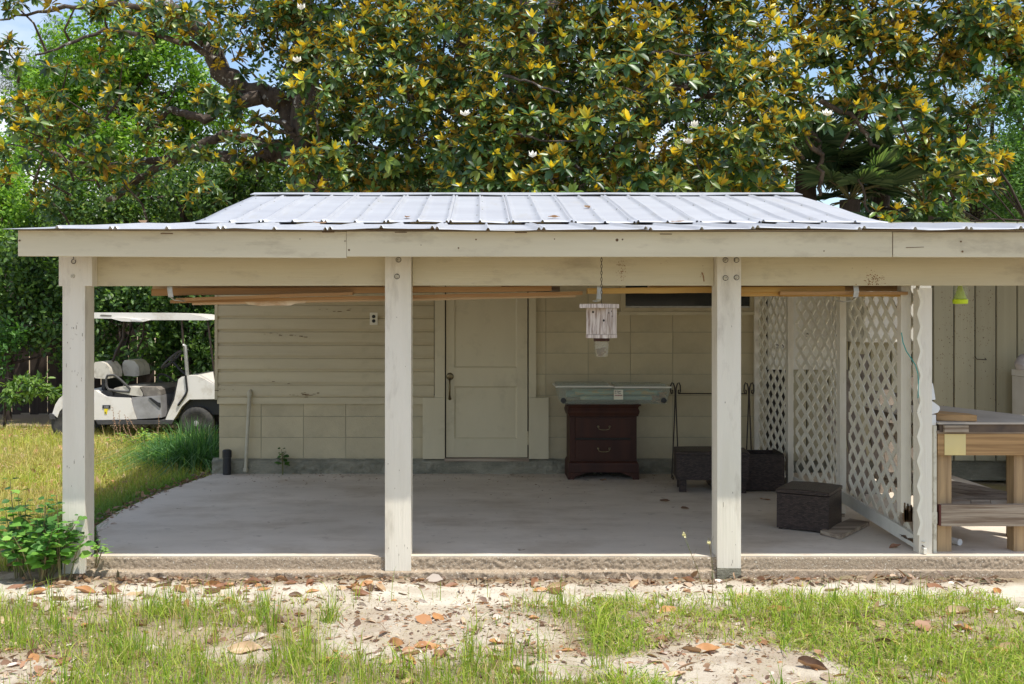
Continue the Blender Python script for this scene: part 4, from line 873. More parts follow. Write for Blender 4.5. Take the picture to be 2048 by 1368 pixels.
pz = at(1920, 1097, 6.72); q = MB().tube([Vector((pz.x-.10, 6.98, .024)), Vector((pz.x-.0, 6.72, .024))], .021, 14); single(q, 'plastic_pipe', M['pvc'], 'short white plastic pipe lying on the floor under the workbench', 'pipe', None, 0, True)
# ---- white pole with a pointed cap
pl = thing('downspout', 'narrow cream plastic pole clamped beside the corner post with a pointed white cap', 'pole', (2.86, 6.52, 0)); py_ = 6.53; qq = F/py_
def vx(px): return (px-CX)/qq
def vz(py): return EYE-(py-CY)/qq
box('pole', M['dirtypvc'], pl, vx(1856), vx(1872), py_, py_+.05, .0, vz(832)); box('sleeve', M['pvc'], pl, vx(1853.5), vx(1871.5), py_-.004, py_+.054, vz(850), vz(829.5), .003)
box('clamp', M['dirtypvc'], pl, vx(1856.5), vx(1873.5), py_-.008, py_-.001, vz(1047), vz(1024), .003); box('pole_edge', M['dirtypvc'], pl, vx(1866), vx(1872)+.002, py_-.006, py_-.001, .0, vz(851), .002)
q = MB(); c_ = at(1864, 815, py_+.02); q.hexa([at(1855,806,py_),at(1862,829,py_),at(1862,829,py_+.05),at(1855,806,py_+.05),at(1857,803,py_),at(1879,817,py_),at(1879,817,py_+.05),at(1857,803,py_+.05)]); q.hexa([at(1856,822,py_),at(1863,829,py_),at(1863,829,py_+.05),at(1856,822,py_+.05),at(1855,802,py_),at(1878,812,py_),at(1878,812,py_+.05),at(1855,802,py_+.05)]); q.bm.free()
q = MB().prism([at(px,py,py_) for px,py in [(1854,804),(1858,801),(1866,803),(1879,813),(1880,818),(1876,825),(1862,829),(1856,826)]], (0,.05,0)); q.build('elbow', M['pvc'], pl, .006, True, 2)
q = MB().hexa([at(1854,802,py_),at(1871,799,py_),at(1871,799,py_+.05),at(1854,802,py_+.05),at(1859,766,py_+.012),at(1866,767,py_+.012),at(1866,767,py_+.035),at(1859,766,py_+.035)]); q.build('pointed_cap', M['pvc'], pl, .005, True, 2)
# ---- hanging insect trap
ty = 6.72; tr = thing('insect_trap', 'clear insect trap with a bright yellow green base hanging under the beam at right', 'insect trap', at(1920.5, 608, ty)); c_ = at(1920.5, 608, ty); z2 = at(0,598,ty).z-c_.z
MB().lathe([(.040,0),(.046,.003),(.048,z2-.004),(.043,z2)], c_, 'Z', 20).build('base', M['trapgreen'], tr, 0, True)
MB().lathe([(.040,z2+.001),(.012,z2+.085),(.006,z2+.09)], c_, 'Z', 16).build('cone', M['trapgreen'], tr, 0, True)
MB().lathe([(.041,z2+.0005),(.044,z2+.02),(.044,z2+.15),(.020,z2+.17)], c_, 'Z', 20).build('bottle', M['clear'], tr, 0, True)
# ---- washing machine with a cloth on it
wm = thing('washing_machine', 'old white washing machine just inside the right edge against the boarding', 'washing machine', (5.35, 9.55, 0)); wY = 9.25; qs = F/wY
ax_ = 5.05; box('body', M['appliance'], wm, ax_, ax_+.66, wY, wY+.62, -.02, EYE-(759-CY)/qs, .012); box('top_panel', M['appliance'], wm, ax_-.003, ax_+.665, wY-.004, wY+.625, EYE-(758-CY)/qs, EYE-(745-CY)/qs, .016)
box('seam', M['cloth'], wm, ax_-.001, ax_+.3, wY-.002, wY-.0005, EYE-(762-CY)/qs, EYE-(760.5-CY)/qs, 0)
q = MB(); rr = random.Random(2); q.lathe([(.02,0),(.075,.005),(.085,.05),(.06,.10),(.03,.135),(.01,.14)], Vector((ax_+.05, wY+.50, EYE-(744.5-CY)/qs)), 'Z', 14); q.jitter(.008, 3); single(q, 'folded_cloth', M['cloth'], 'crumpled grey cloth heaped on the washing machine', 'cloth', None, 0, True)
q = MB(); q.box(4.2,4.28,9.7,9.78,-.11,.13); single(q, 'foundation_block', M['greywood_v'], 'short wooden pier propping the boarding behind the workbench', 'pier')

# ================================================================== PLANTS
TRI6 = np.array([[0,0,0],[.33,.5,.05],[.33,0,-.02],[.33,-.5,.05],[.70,.42,.02],[.70,0,-.05],[.70,-.42,.02],[1,0,-.10]], dtype=float)   # a leaf: length 1, width 1
LQ = np.array([[1,2,5,4],[2,3,6,5]]); LT = np.array([[0,2,1],[0,3,2],[4,5,7],[5,6,7]])
DIA = np.array([[0,0,0],[.45,.5,.0],[1,0,-.05],[.45,-.5,.0]], dtype=float); DQ = np.array([[0,3,2,1]])
def leaves(pos, d, nrm_, ln, wd, tint, simple=False):
    """vectorised leaves -> V, faces, colours"""
    T = DIA if simple else TRI6
    d = nrm(d); z = nrm(nrm_ - d * np.sum(nrm_*d, 1, keepdims=True)); y = np.cross(z, d); n = len(pos); k = len(T)
    V = pos[:, None] + ln[:, None, None]*T[None, :, 0:1]*d[:, None] + wd[:, None, None]*T[None, :, 1:2]*y[:, None] + ln[:, None, None]*T[None, :, 2:3]*z[:, None]
    C = np.repeat(tint[:, None], k, 1).reshape(-1, 3); base = (np.arange(n)*k)[:, None, None]
    if simple: fs = [(base + DQ[None]).reshape(-1, 4)]
    else: fs = [(base + LQ[None]).reshape(-1, 4), (base + LT[None]).reshape(-1, 3)]
    return V.reshape(-1, 3), fs, C
def join(parts):
    Vs, Fs, Cs, o_ = [], {}, [], 0
    for V, fs, C in parts:
        Vs.append(V); Cs.append(C)
        for f in fs: Fs.setdefault(f.shape[1], []).append(f + o_)
        o_ += len(V)
    return np.concatenate(Vs), [np.concatenate(v) for v in Fs.values()], np.concatenate(Cs)
def randdir(n):
    v = RNG.normal(size=(n, 3)); return nrm(v)
def pick(cols, p, n, var=.18):
    c = np.array(cols)[RNG.choice(len(cols), n, p=p)]; return c * (1 + RNG.uniform(-var, var, (n, 1)))
def PX(px, py, Y): v = at(px, py, Y); return np.array([v.x, v.y, v.z])
def foliage_obj(name, parent, parts, m_, kind='stuff'):
    V, fs, C = join(parts); V = V - np.array(ORG[parent.name]) if parent is not None else V
    return tag(link(name, arr_mesh(name, V, fs, m_, C), parent), kind=kind)
def limb(pts, r0, r1, n=8, wob=.04, seed=0):
    rr = random.Random(seed); P = [Vector(p) for p in pts]; out = []
    for i in range(len(P)-1):
        for j in range(4): out.append(P[i].lerp(P[i+1], j/4) + Vector((rr.uniform(-wob,wob), rr.uniform(-wob,wob), rr.uniform(-wob,wob)))*(.6 if i+j else 0))
    out.append(P[-1]); rad = [(r0+(r1-r0)*(k/(len(out)-1))**.8)*rr.uniform(.88,1.15) for k in range(len(out))]
    return out, rad

# ---------------------------------------------------- the magnolia over the roof
mg = thing('magnolia_tree', 'huge old magnolia with glossy leaves, rusty undersides and white blossoms spreading above the metal roof', 'tree', (-2.55, 16.0, GZ))
blobs = []      # (centre, radius, rosettes)
def blob(px, py, Y, r, n): blobs.append((PX(px, py, Y), r, n))
rr = random.Random(21)
for row, (py, x0, x1) in enumerate([(-70,560,2100),(5,560,2060),(70,600,1990),(135,640,1960),(200,630,1620),(265,640,1560),(325,640,1500),(372,650,1480)]):
    px = x0 + rr.uniform(0, 40)
    while px < x1:
        yy = 12.6 + rr.uniform(0, 1.8) + (.4 if row < 3 else 0) - .35*row*.3 + 1.9*max(0, min(1, (1050-px)/250))
        if not (row in (4,5) and 1330 < px < 1440 and rr.random() < .5): blob(px + rr.uniform(-15,15), py + rr.uniform(-22,22), yy, rr.uniform(.36,.58), rr.randint(18, 29))
        px += rr.uniform(48, 78)
for (px, py) in [(1650,210),(1720,225),(1790,215),(1850,250),(1760,165),(1890,290),(1940,240),(1930,330),(1880,350),(1830,300),(1960,380),(1700,60),(1880,120),(1960,60),(2020,30),(2050,110),(1990,180),(2040,60),(1790,430),(1880,395),(1980,300),(1900,210),(1600,240)]:
    blob(px, py, 12.4+rr.uniform(0,1.2), rr.uniform(.22,.38), rr.randint(5, 10))
for (px, py) in [(30,10),(150,15),(210,30),(260,20),(320,15),(380,20),(440,15),(500,20),(550,40),(20,110),(400,60),(470,75),(540,90),(60,215),(20,240),(100,250),(150,210),(190,150),(240,165),(30,290),(90,310),(140,330),(190,290),(160,360),(230,330),(60,350),(100,400),(280,350),(330,310),(300,250),(380,360),(470,120),(520,60),(580,30),(600,110),(560,150),(480,60),(250,100),(330,60),(420,200),(500,290),(440,380),(540,260),(590,220),(160,260),(240,230),(340,200),(70,270),(130,160),(450,210),(520,330),(380,290),(290,60),(600,350),(620,60),(620,250),(610,140),(250,370)]:
    blob(px, py, 14.5+rr.uniform(0,1.6), rr.uniform(.24,.42), rr.randint(5, 11))
parts = []; ros = []
for c_, r_, n_ in blobs:
    v = randdir(n_); v[:, 1] = -np.abs(v[:, 1])*RNG.choice([1,-.6], n_, p=[.85,.15]); P = c_ + v*r_*RNG.uniform(.5, 1.05, (n_, 1))*np.array([1.15, 1, .9])
    for p, nn in zip(P, v):
        ax = nn*.45 + np.array([0, -.32, .78]) + RNG.normal(size=3)*.22; ros.append((p, ax/np.linalg.norm(ax)))
RP = np.array([r_[0] for r_ in ros]); RA = np.array([r_[1] for r_ in ros]); NR = len(RP)
def ros_leaves(RP, RA):
    NR = len(RP); parts = []; scl = RNG.uniform(.55, 1.14, NR); shd = RNG.uniform(.7, 1.3, NR); e1 = nrm(np.cross(RA, RNG.normal(size=(NR, 3)))); e2 = np.cross(RA, e1); golden = RNG.random(NR)
    for ring, (cnt, elo, ehi, llo, lhi) in enumerate([(7, 72, 112, .13, .19), (5, 45, 68, .12, .17), (4, 12, 36, .10, .155)]):
        for k in range(cnt):
            keep = RNG.random(NR) < (.92 if ring < 2 else .8); ph = 2*math.pi*(k + .5*ring)/cnt + RNG.uniform(-.3, .3, NR); el = np.radians(RNG.uniform(elo, ehi, NR))
            d = RA*np.cos(el)[:, None] + (e1*np.cos(ph)[:, None] + e2*np.sin(ph)[:, None])*np.sin(el)[:, None]
            if ring == 0: d = d + np.array([0,0,-.35])
            d = nrm(d); nn = RA + RNG.normal(size=(NR, 3))*.12; ln = RNG.uniform(llo, lhi, NR)*scl
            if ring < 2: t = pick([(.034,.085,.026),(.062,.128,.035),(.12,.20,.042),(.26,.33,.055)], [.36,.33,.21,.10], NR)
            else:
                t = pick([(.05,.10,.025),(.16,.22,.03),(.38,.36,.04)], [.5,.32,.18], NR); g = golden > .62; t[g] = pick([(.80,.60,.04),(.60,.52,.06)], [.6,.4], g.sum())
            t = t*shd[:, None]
            parts.append((RP[keep] + d[keep]*.012, d[keep], nn[keep], ln[keep], (ln*RNG.uniform(.36,.46,NR))[keep], t[keep]))
    return [np.concatenate([p[i] for p in parts]) for i in range(6)]
near = np.argsort(RP[:, 1])
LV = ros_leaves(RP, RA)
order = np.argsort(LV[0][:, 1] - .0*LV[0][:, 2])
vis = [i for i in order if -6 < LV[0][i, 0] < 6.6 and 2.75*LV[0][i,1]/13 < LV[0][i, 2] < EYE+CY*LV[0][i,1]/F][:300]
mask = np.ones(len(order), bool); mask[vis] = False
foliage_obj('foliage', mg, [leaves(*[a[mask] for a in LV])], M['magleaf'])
tints = [(.026,.060,.018),(.045,.09,.026),(.14,.20,.035),(.40,.36,.045)]; lme = []
for t in tints:
    Vv, fs, C = leaves(np.zeros((1,3)), np.array([[1.,0,0]]), np.array([[0,0,1.]]), np.ones(1), np.full(1,.41), np.array([t])); lme.append(arr_mesh('leaf', Vv, fs, M['magleaf'], C))
for i in vis:
    p, d, nn, ln, wd, t = [a[i] for a in LV]; d = Vector(d); z = Vector(nn); z = (z - d*z.dot(d)).normalized(); y = z.cross(d); k = min(range(4), key=lambda j: sum((tints[j][q]-t[q])**2 for q in range(3)))
    o_ = link('leaf', lme[k], mg); m4 = Matrix((( d.x, y.x, z.x, p[0]-ORG[mg.name].x),(d.y, y.y, z.y, p[1]-ORG[mg.name].y),(d.z, y.z, z.z, p[2]-ORG[mg.name].z),(0,0,0,1))) @ Matrix.Scale(float(ln), 4); o_.matrix_local = m4
# limbs
def mlimb(nm, pts, Y, r0, r1, seed, n=9, m_='bark'):
    Ys = Y if isinstance(Y, (list, tuple)) else [Y]*len(pts); P, rad = limb([at(a_, b_, y_) for (a_, b_), y_ in zip(pts, Ys)], r0, r1, 8, .05, seed); return MB().tube(P, rad, n).build(nm, M[m_], mg, 0, True)
P, rad = limb([(-2.55,16.0,-.3),(-2.6,16.0,1.5),(-2.68,16,2.9),(-2.62,16,4.0),(-2.7,16,5.2),(-2.8,16,7)], .42, .17, 10, .05, 3); MB().tube(P, rad, 12).build('trunk', M['bark'], mg, 0, True)
mlimb('limb', [(612,330),(598,262),(570,205),(525,190),(480,175),(440,140),(425,95),(395,60),(350,25),(310,-10),(280,-60)], 16.2, .22, .10, 4)
mlimb('limb', [(615,325),(560,300),(500,325),(440,312),(380,308),(330,325),(290,350),(250,385),(215,400)], [15.6]+[16.1]*8, .14, .04, 5)
mlimb('limb', [(600,300),(540,290),(450,270),(380,300),(300,325),(220,335),(150,330),(90,300)], 16.0, .10, .03, 6)
mlimb('limb', [(520,195),(460,205),(410,240),(370,225),(340,222),(312,245),(290,262)], 16.0, .11, .03, 7)
mlimb('limb', [(585,260),(545,235),(500,240),(555,262),(592,272)], 15.8, .05, .03, 8)
mlimb('limb', [(620,300),(612,200),(610,100),(600,30),(590,-80)], 15.9, .16, .12, 9)
mlimb('limb', [(430,120),(380,90),(300,70),(210,60),(130,90),(70,110)], 15.8, .06, .015, 10)
mlimb('limb', [(330,25),(240,8),(150,12),(70,25),(0,40)], 15.8, .06, .015, 11)
mlimb('limb', [(1105,-60),(1108,20),(1112,80),(1100,200)], 15.2, .17, .15, 12); mlimb('limb', [(1045,-60),(1040,20),(1048,90),(1060,220)], 15.6, .20, .18, 13, 9, 'barkdark'); mlimb('limb', [(915,-60),(922,20),(930,90),(900,220)], 15.4, .12, .10, 14)
mlimb('limb', [(1230,420),(1240,300),(1300,200),(1420,150),(1560,120),(1700,60),(1850,30)], 14.6, .16, .05, 15)
mlimb('limb', [(1330,170),(1380,175),(1420,190),(1500,205),(1580,210),(1600,240),(1635,275),(1640,300)], 13.6, .06, .03, 16)
mlimb('limb', [(1590,230),(1600,260),(1640,310),(1640,360),(1640,390)], 13.2, .045, .02, 17); mlimb('limb', [(1640,200),(1700,230),(1745,285),(1770,330),(1720,360),(1735,420),(1760,440)], 13.2, .035, .012, 18)
mlimb('limb', [(1300,110),(1340,100),(1370,112),(1420,105)], 12.6, .018, .010, 19); mlimb('limb', [(1000,150),(1070,170),(1120,185)], 12.7, .02, .01, 20); mlimb('limb', [(980,260),(1040,270),(1090,285),(1160,280)], 12.7, .018, .01, 23); mlimb('limb', [(1150,330),(1170,350),(1160,380)], 12.6, .016, .01, 22)
tw = MB(); rt = random.Random(31)
for c_, r_, n_ in blobs:
    if rt.random() < .75:
        p = Vector(c_); d = Vector((rt.uniform(-.5,.5), rt.uniform(.2,.9), rt.uniform(-.55,.1)))
        pts = [p + Vector((rt.uniform(-.3,.3), -.25, rt.uniform(0,.25))), p, p + d*.5 + Vector((rt.uniform(-.12,.12),0,rt.uniform(-.12,.12))), p + d*1.1]
        tw.tube(pts, [.007,.012,.017,.024], 5)
tag(tw.build('twigs', M['bark'], mg), kind='stuff')
# blossoms
for i, (px, py, op) in enumerate([(594,125,1),(602,20,.6),(930,232,1.1),(1065,315,.9),(1545,125,.5),(1655,232,1.2),(1376,288,1.2),(1982,366,.9),(1388,255,.4)]):
    p = at(px, py, 11.9); q = MB(); rb = random.Random(i)
    for k in range(8):
        a_ = 2*math.pi*k/8 + rb.uniform(-.2,.2); e = .35 + .5*(1-op*.6) + (.25 if k % 2 else 0); L_ = rb.uniform(.075,.10)
        o_ = Vector((math.cos(a_), math.sin(a_), 0)); u_ = Vector((0,-.35,.94)); e1 = u_.orthogonal().normalized(); e2 = u_.cross(e1); o2 = (e1*math.cos(a_)+e2*math.sin(a_)); s_ = u_.cross(o2)
        dd = lambda t, el: o2*math.cos(el)*t + u_*math.sin(el)*t
        r0 = p; m1 = p + dd(L_*.5, e); t1 = m1 + dd(L_*.5, e+.5); w_ = L_*.32
        q.bm.faces.new([q.bm.verts.new(v) for v in (r0, m1 - s_*w_, t1, m1 + s_*w_)])
    q.build('blossom', M['petal'], mg, 0, False)

# ---------------------------------------------------- background trees
def crown(centres, n_per, llen, wid, cols, p, up=.5, simple=True, shell=.45, squash=(1,1,1), grav=0, flip=True):
    parts = []
    for c_, r_ in centres:
        n_ = int(n_per*r_*r_); v = randdir(n_); sub = RNG.integers(0, 9, n_); offs = randdir(9)*r_*.55; rad = RNG.random(n_)**.5
        P = c_ + (offs[sub] + v*rad[:, None]*r_*.52)*np.array(squash); outd = nrm(P - c_)
        d = randdir(n_)*.9 + outd*.5 + np.array([0,0,grav]); nn = outd*.4 + np.array([0,-.15,up]) + randdir(n_)*.6; ln = llen*RNG.uniform(.7, 1.3, n_)
        parts.append(leaves(P, d, nn, ln, ln*wid, pick(cols, p, n_, .22), simple))
    return parts
def tree(nm, label, cat, base, centres, n_per, llen, wid, cols, p, trunk_r=.15, up=.5, group=None, m_='leaf', bark='barkdark', extra=None, squash=(1,1,1), seed=0, grav=0, simple=True):
    t = thing(nm, label, cat, base, group); foliage_obj('crown', t, crown(centres, n_per, llen, wid, cols, p, up, simple, squash=squash, grav=grav), M[m_])
    cc = sum((Vector(c_) for c_, r_ in centres), Vector())/len(centres); b0 = Vector(base); P, rad = limb([b0 - Vector((0,0,.3)), b0.lerp(Vector((b0.x*.7+cc.x*.3, b0.y, cc.z)), .5), Vector((b0.x*.4+cc.x*.6, b0.y, cc.z))], trunk_r, trunk_r*.5, 8, .08, seed)
    q = MB().tube(P, rad, 8); rr = random.Random(seed); top = P[-1]
    for c_, r_ in centres:
        if rr.random() < .8: s_ = P[rr.randrange(len(P)//2, len(P))]; mid = s_.lerp(Vector(c_), .5) + Vector((rr.uniform(-.3,.3), 0, rr.uniform(0,.3))); q.tube([s_, mid, Vector(c_)], [trunk_r*.35, trunk_r*.22, trunk_r*.08], 6)
    q.build('trunk', M[bark], t, 0, True); return t
def cs(lst, Y, dy=1.0, seed=0):
    rr = random.Random(seed); return [(PX(px, py, Y + rr.uniform(-dy, dy)), r_*(Y/100)*1.0) for px, py, r_ in lst]    # radius in hundredths of depth
BR = [(.13,.26,.025),(.20,.36,.03),(.07,.16,.022),(.30,.42,.06)]
tree('maple_tree', 'bright lime green leafy tree seen through the magnolia limbs at upper left', 'tree', (-7.6, 22, GZ), cs([(200,80,5.0),(140,150,5.0),(250,140,5.2),(330,110,4.2),(120,230,5),(200,230,5.2),(290,210,5),(70,250,4),(150,310,4.5),(240,310,4.6),(330,280,4.2),(380,180,3.6),(400,260,3.2),(100,330,4),(440,220,3),(60,180,2.6)], 22, 1.2, 1), 2600, .105, .6, BR, [.35,.35,.18,.12], .2, .7, seed=1)
tree('young_tree', 'pale green young tree at the far left edge behind the eave', 'tree', (-9.0, 19, GZ), cs([(10,350,3),(20,420,3.6),(0,470,3.5),(40,400,2.4),(-30,400,4),(10,300,1.8)], 19, .5, 2), 3000, .09, .55, [(.16,.32,.03),(.26,.42,.05),(.09,.2,.03)], [.4,.4,.2], .1, .7, seed=2)
tree('pine_tree', 'grey green feathery pine boughs against the sky at upper left', 'tree', (-11.8, 26, GZ), cs([(50,150,2.4),(20,160,1.8),(80,190,2.2),(40,205,1.6),(70,140,1.6),(110,60,1.6),(100,110,1.8),(10,190,1.2)], 26, .6, 3), 3200, .16, .07, [(.10,.14,.07),(.16,.19,.10),(.07,.1,.05)], [.4,.3,.3], .16, .3, seed=3)
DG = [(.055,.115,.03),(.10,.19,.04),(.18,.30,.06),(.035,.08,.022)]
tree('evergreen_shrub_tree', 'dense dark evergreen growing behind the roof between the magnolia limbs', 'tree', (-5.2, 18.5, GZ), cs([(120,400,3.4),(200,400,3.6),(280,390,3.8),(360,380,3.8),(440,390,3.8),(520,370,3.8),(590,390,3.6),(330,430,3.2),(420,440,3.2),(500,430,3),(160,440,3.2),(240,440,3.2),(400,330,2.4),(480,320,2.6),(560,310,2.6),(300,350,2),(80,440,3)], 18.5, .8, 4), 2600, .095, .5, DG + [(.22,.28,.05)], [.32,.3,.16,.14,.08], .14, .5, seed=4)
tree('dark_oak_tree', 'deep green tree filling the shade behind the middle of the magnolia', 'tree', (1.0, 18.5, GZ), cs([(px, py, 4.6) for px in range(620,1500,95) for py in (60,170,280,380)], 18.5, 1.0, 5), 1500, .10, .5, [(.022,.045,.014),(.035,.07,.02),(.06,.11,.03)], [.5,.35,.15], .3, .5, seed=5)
tree('privet_tree', 'yellow green small leaved tree behind the right half of the roof', 'tree', (5.2, 17.5, GZ), cs([(1400,250,2.8),(1460,230,3),(1520,230,3),(1440,300,3.2),(1500,310,3.2),(1560,280,3),(1380,330,2.8),(1460,370,3),(1540,370,2.8),(1600,330,2.4),(1400,390,2.6),(1560,200,2),(1500,180,2)], 17.5, .8, 6), 2300, .07, .5, [(.16,.22,.04),(.08,.13,.03),(.28,.32,.07),(.04,.07,.02)], [.34,.28,.18,.2], .12, .6, seed=6)
tree('mossy_oak_tree', 'grey green oak with fine mossy twigs at the upper right', 'tree', (12.0, 24, GZ), cs([(1880,130,3.4),(1940,200,3.6),(1860,230,3.2),(1800,150,3),(1720,180,2.8),(1950,270,3),(1900,300,2.8),(1700,260,2.6),(1760,300,2.6),(1960,420,2.8),(1900,440,2.6),(1840,360,2.4),(1990,110,2.6)], 24, 1, 7), 1700, .10, .3, [(.22,.23,.13),(.30,.30,.18),(.12,.16,.06),(.18,.14,.10)], [.34,.22,.26,.18], .22, .4, seed=7)
tree('sweetgum_tree', 'fresh green leafy tree on the right edge of the view', 'tree', (13.5, 23, GZ), cs([(2020,190,3.2),(2060,260,4),(2010,300,2.6),(2000,380,3),(2060,360,3.6),(2040,440,3),(1990,450,2.4),(2080,170,4),(2060,80,3)], 23, .6, 8), 2400, .11, .5, [(.12,.24,.05),(.18,.32,.07),(.07,.15,.04)], [.4,.35,.25], .2, .6, seed=8)
tree('vine_shrub', 'bright green leafy vine hanging among the right magnolia branches', 'shrub', (9.2, 15.5, GZ), cs([(1920,250,1.4),(1890,270,1.6),(1930,300,1.5),(1700,250,1.2),(1730,290,1.2),(1870,330,1.3),(1760,200,1),(1840,260,1),(1900,420,1.8),(1870,450,1.6),(1700,330,1.2)], 15.5, .3, 9), 2600, .07, .5, [(.12,.30,.04),(.2,.42,.06),(.08,.2,.03)], [.4,.35,.25], .04, .7, seed=9)
# hedge, shrubs at left behind the cart
def hedge(nm, label, rows, Y, seed, base, n_per=2600):
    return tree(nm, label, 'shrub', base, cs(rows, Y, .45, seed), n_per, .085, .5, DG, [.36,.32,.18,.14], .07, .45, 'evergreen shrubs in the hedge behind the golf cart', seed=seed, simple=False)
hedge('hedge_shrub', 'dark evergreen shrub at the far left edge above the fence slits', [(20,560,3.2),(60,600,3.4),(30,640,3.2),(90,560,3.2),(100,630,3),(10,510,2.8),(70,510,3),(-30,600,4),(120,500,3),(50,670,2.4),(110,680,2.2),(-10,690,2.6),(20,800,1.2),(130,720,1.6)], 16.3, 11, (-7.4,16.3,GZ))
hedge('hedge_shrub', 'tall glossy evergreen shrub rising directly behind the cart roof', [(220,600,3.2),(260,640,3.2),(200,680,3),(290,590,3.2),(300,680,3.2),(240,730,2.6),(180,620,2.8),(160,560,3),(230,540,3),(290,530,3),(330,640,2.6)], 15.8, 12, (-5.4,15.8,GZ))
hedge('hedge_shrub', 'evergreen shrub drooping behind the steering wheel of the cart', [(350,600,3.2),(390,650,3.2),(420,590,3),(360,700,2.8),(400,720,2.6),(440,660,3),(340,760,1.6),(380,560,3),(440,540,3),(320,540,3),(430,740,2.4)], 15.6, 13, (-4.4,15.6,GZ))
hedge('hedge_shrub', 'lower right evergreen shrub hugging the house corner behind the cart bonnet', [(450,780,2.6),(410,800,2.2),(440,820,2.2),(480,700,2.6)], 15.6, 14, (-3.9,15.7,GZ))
tree('low_shrub', 'light green low shrub in sun below the fence at the left', 'shrub', (-6.9, 14.9, GZ), cs([(45,775,1.5),(70,770,1.3),(95,780,1.1),(20,785,1.2),(115,790,.9)], 14.9, .2, 15), 3600, .10, .35, [(.12,.22,.04),(.2,.32,.06),(.06,.12,.03)], [.4,.3,.3], .03, .7, seed=15, simple=False)
tree('low_shrub', 'fresh leafy sprig patch in the sun at the foot of the hedge', 'shrub', (-7.3, 15.6, GZ), cs([(8,700,1.0),(25,680,1.1),(45,665,1.1),(15,655,1.0),(5,735,.9)], 15.4, .2, 16), 3000, .09, .45, [(.07,.17,.035),(.11,.24,.05),(.04,.1,.02)], [.4,.3,.3], .03, .7, seed=16, simple=False)
# far woods so that no bare horizon shows
rr = random.Random(41); far = [(np.array([xx, 46+rr.uniform(-3,3), rr.uniform(1.0, 6.2)]), rr.uniform(2.0,3.2)) for xx in np.arange(-42, 44, 1.5) for _ in range(2)]
V_ = crown(far, 330, .42, .6, [(.05,.10,.03),(.08,.15,.04),(.03,.06,.02)], [.4,.3,.3], .5)
fo = foliage_obj('far_woods', None, V_, M['leaf']); tag(fo, 'distant green treeline low behind everything', 'woods', kind='stuff')
# palmettos
def palm(nm, label, px, py, Y, nf, L_, seed, cols, upb=.5):
    c_ = PX(px, py, Y); rr = np.random.default_rng(seed); t = thing(nm, label, 'palm', (float(c_[0]), Y, GZ)); parts = []; st = MB()
    for i in range(nf):
        a_ = rr.uniform(0, 2*math.pi); el = rr.uniform(-.5, 1.2); d = np.array([math.cos(a_)*math.cos(el), math.sin(a_)*math.cos(el)*.7-.15, math.sin(el)]); d /= np.linalg.norm(d)
        hub = c_ + d*L_*rr.uniform(.45,.75); s_ = np.cross(d, [0,0,1.]); s_ /= np.linalg.norm(s_)+1e-6; u_ = np.cross(s_, d); n_ = 26; th = np.linspace(-1.45, 1.45, n_); dd = d[None]*np.cos(th)[:, None] + s_[None]*np.sin(th)[:, None]
        dd = dd + u_[None]*rr.uniform(-.1,.25) + np.array([0,0,-.22])[None]*np.abs(np.sin(th))[:, None]; ln = L_*(.62-.1*np.abs(th))*rr.uniform(.85,1.15,n_)
        col = np.array(cols)[rr.choice(len(cols), n_)]*rr.uniform(.8,1.2); parts.append(leaves(np.repeat(hub[None], n_, 0), dd, np.repeat(u_[None], n_, 0)+rr.normal(size=(n_,3))*.2, ln, np.full(n_, .028), col))
        st.tube([Vector(c_), Vector(c_+d*L_*.3+np.array([0,0,.05])), Vector(hub)], [.012,.010,.007], 5)
    foliage_obj('fronds', t, parts, M['leaf']); st.build('frond_stalks', M['stem'], t); P, rad = limb([(c_[0],Y,GZ-.2),(c_[0],Y,c_[2]*.6),(c_[0],Y,c_[2])], .16, .13, 8, .02, seed); MB().tube(P, rad, 10).build('trunk', M['barkdark'], t, 0, True); return t
PC = [(.06,.12,.055),(.10,.17,.08),(.16,.23,.11)]
palm('palmetto', 'dark blue green fan palm behind the right end of the upper roof', 1610, 345, 14.3, 24, .85, 51, PC)
palm('palmetto', 'fan palm with fronds arching low beside the right roof edge', 1700, 400, 13.8, 24, .85, 52, PC)
palm('palmetto', 'pale tipped fan palm drooping over the far right of the low roof', 1850, 410, 14.0, 23, .95, 53, PC + [(.3,.32,.16)])
palm('palmetto', 'fan palm half hidden above the other two among the magnolia twigs', 1760, 290, 14.8, 20, .8, 54, PC)
# wooden fence in the shade
fe = thing('wooden_fence', 'dark old board fence with slits of light between its boards behind the hedge', 'fence', (-6.5, 17.2, GZ))
pk_ = MB().box(-.068,.068,0,.02,0,1.72).mesh('fence_board', M['fence'], .003)
for i in range(62):
    o_ = link('fence_board', pk_, fe, Vector((-3.1+.148*i, .0+.01*(i%2), random.uniform(-.03,.03)))); o_.rotation_euler = (0, R(random.uniform(-.5,.5)), 0)
for z_ in (.4, 1.4): box('fence_rail', M['fence'], fe, -9.6, -.6, 17.235, 17.27, GZ+z_, GZ+z_+.09)

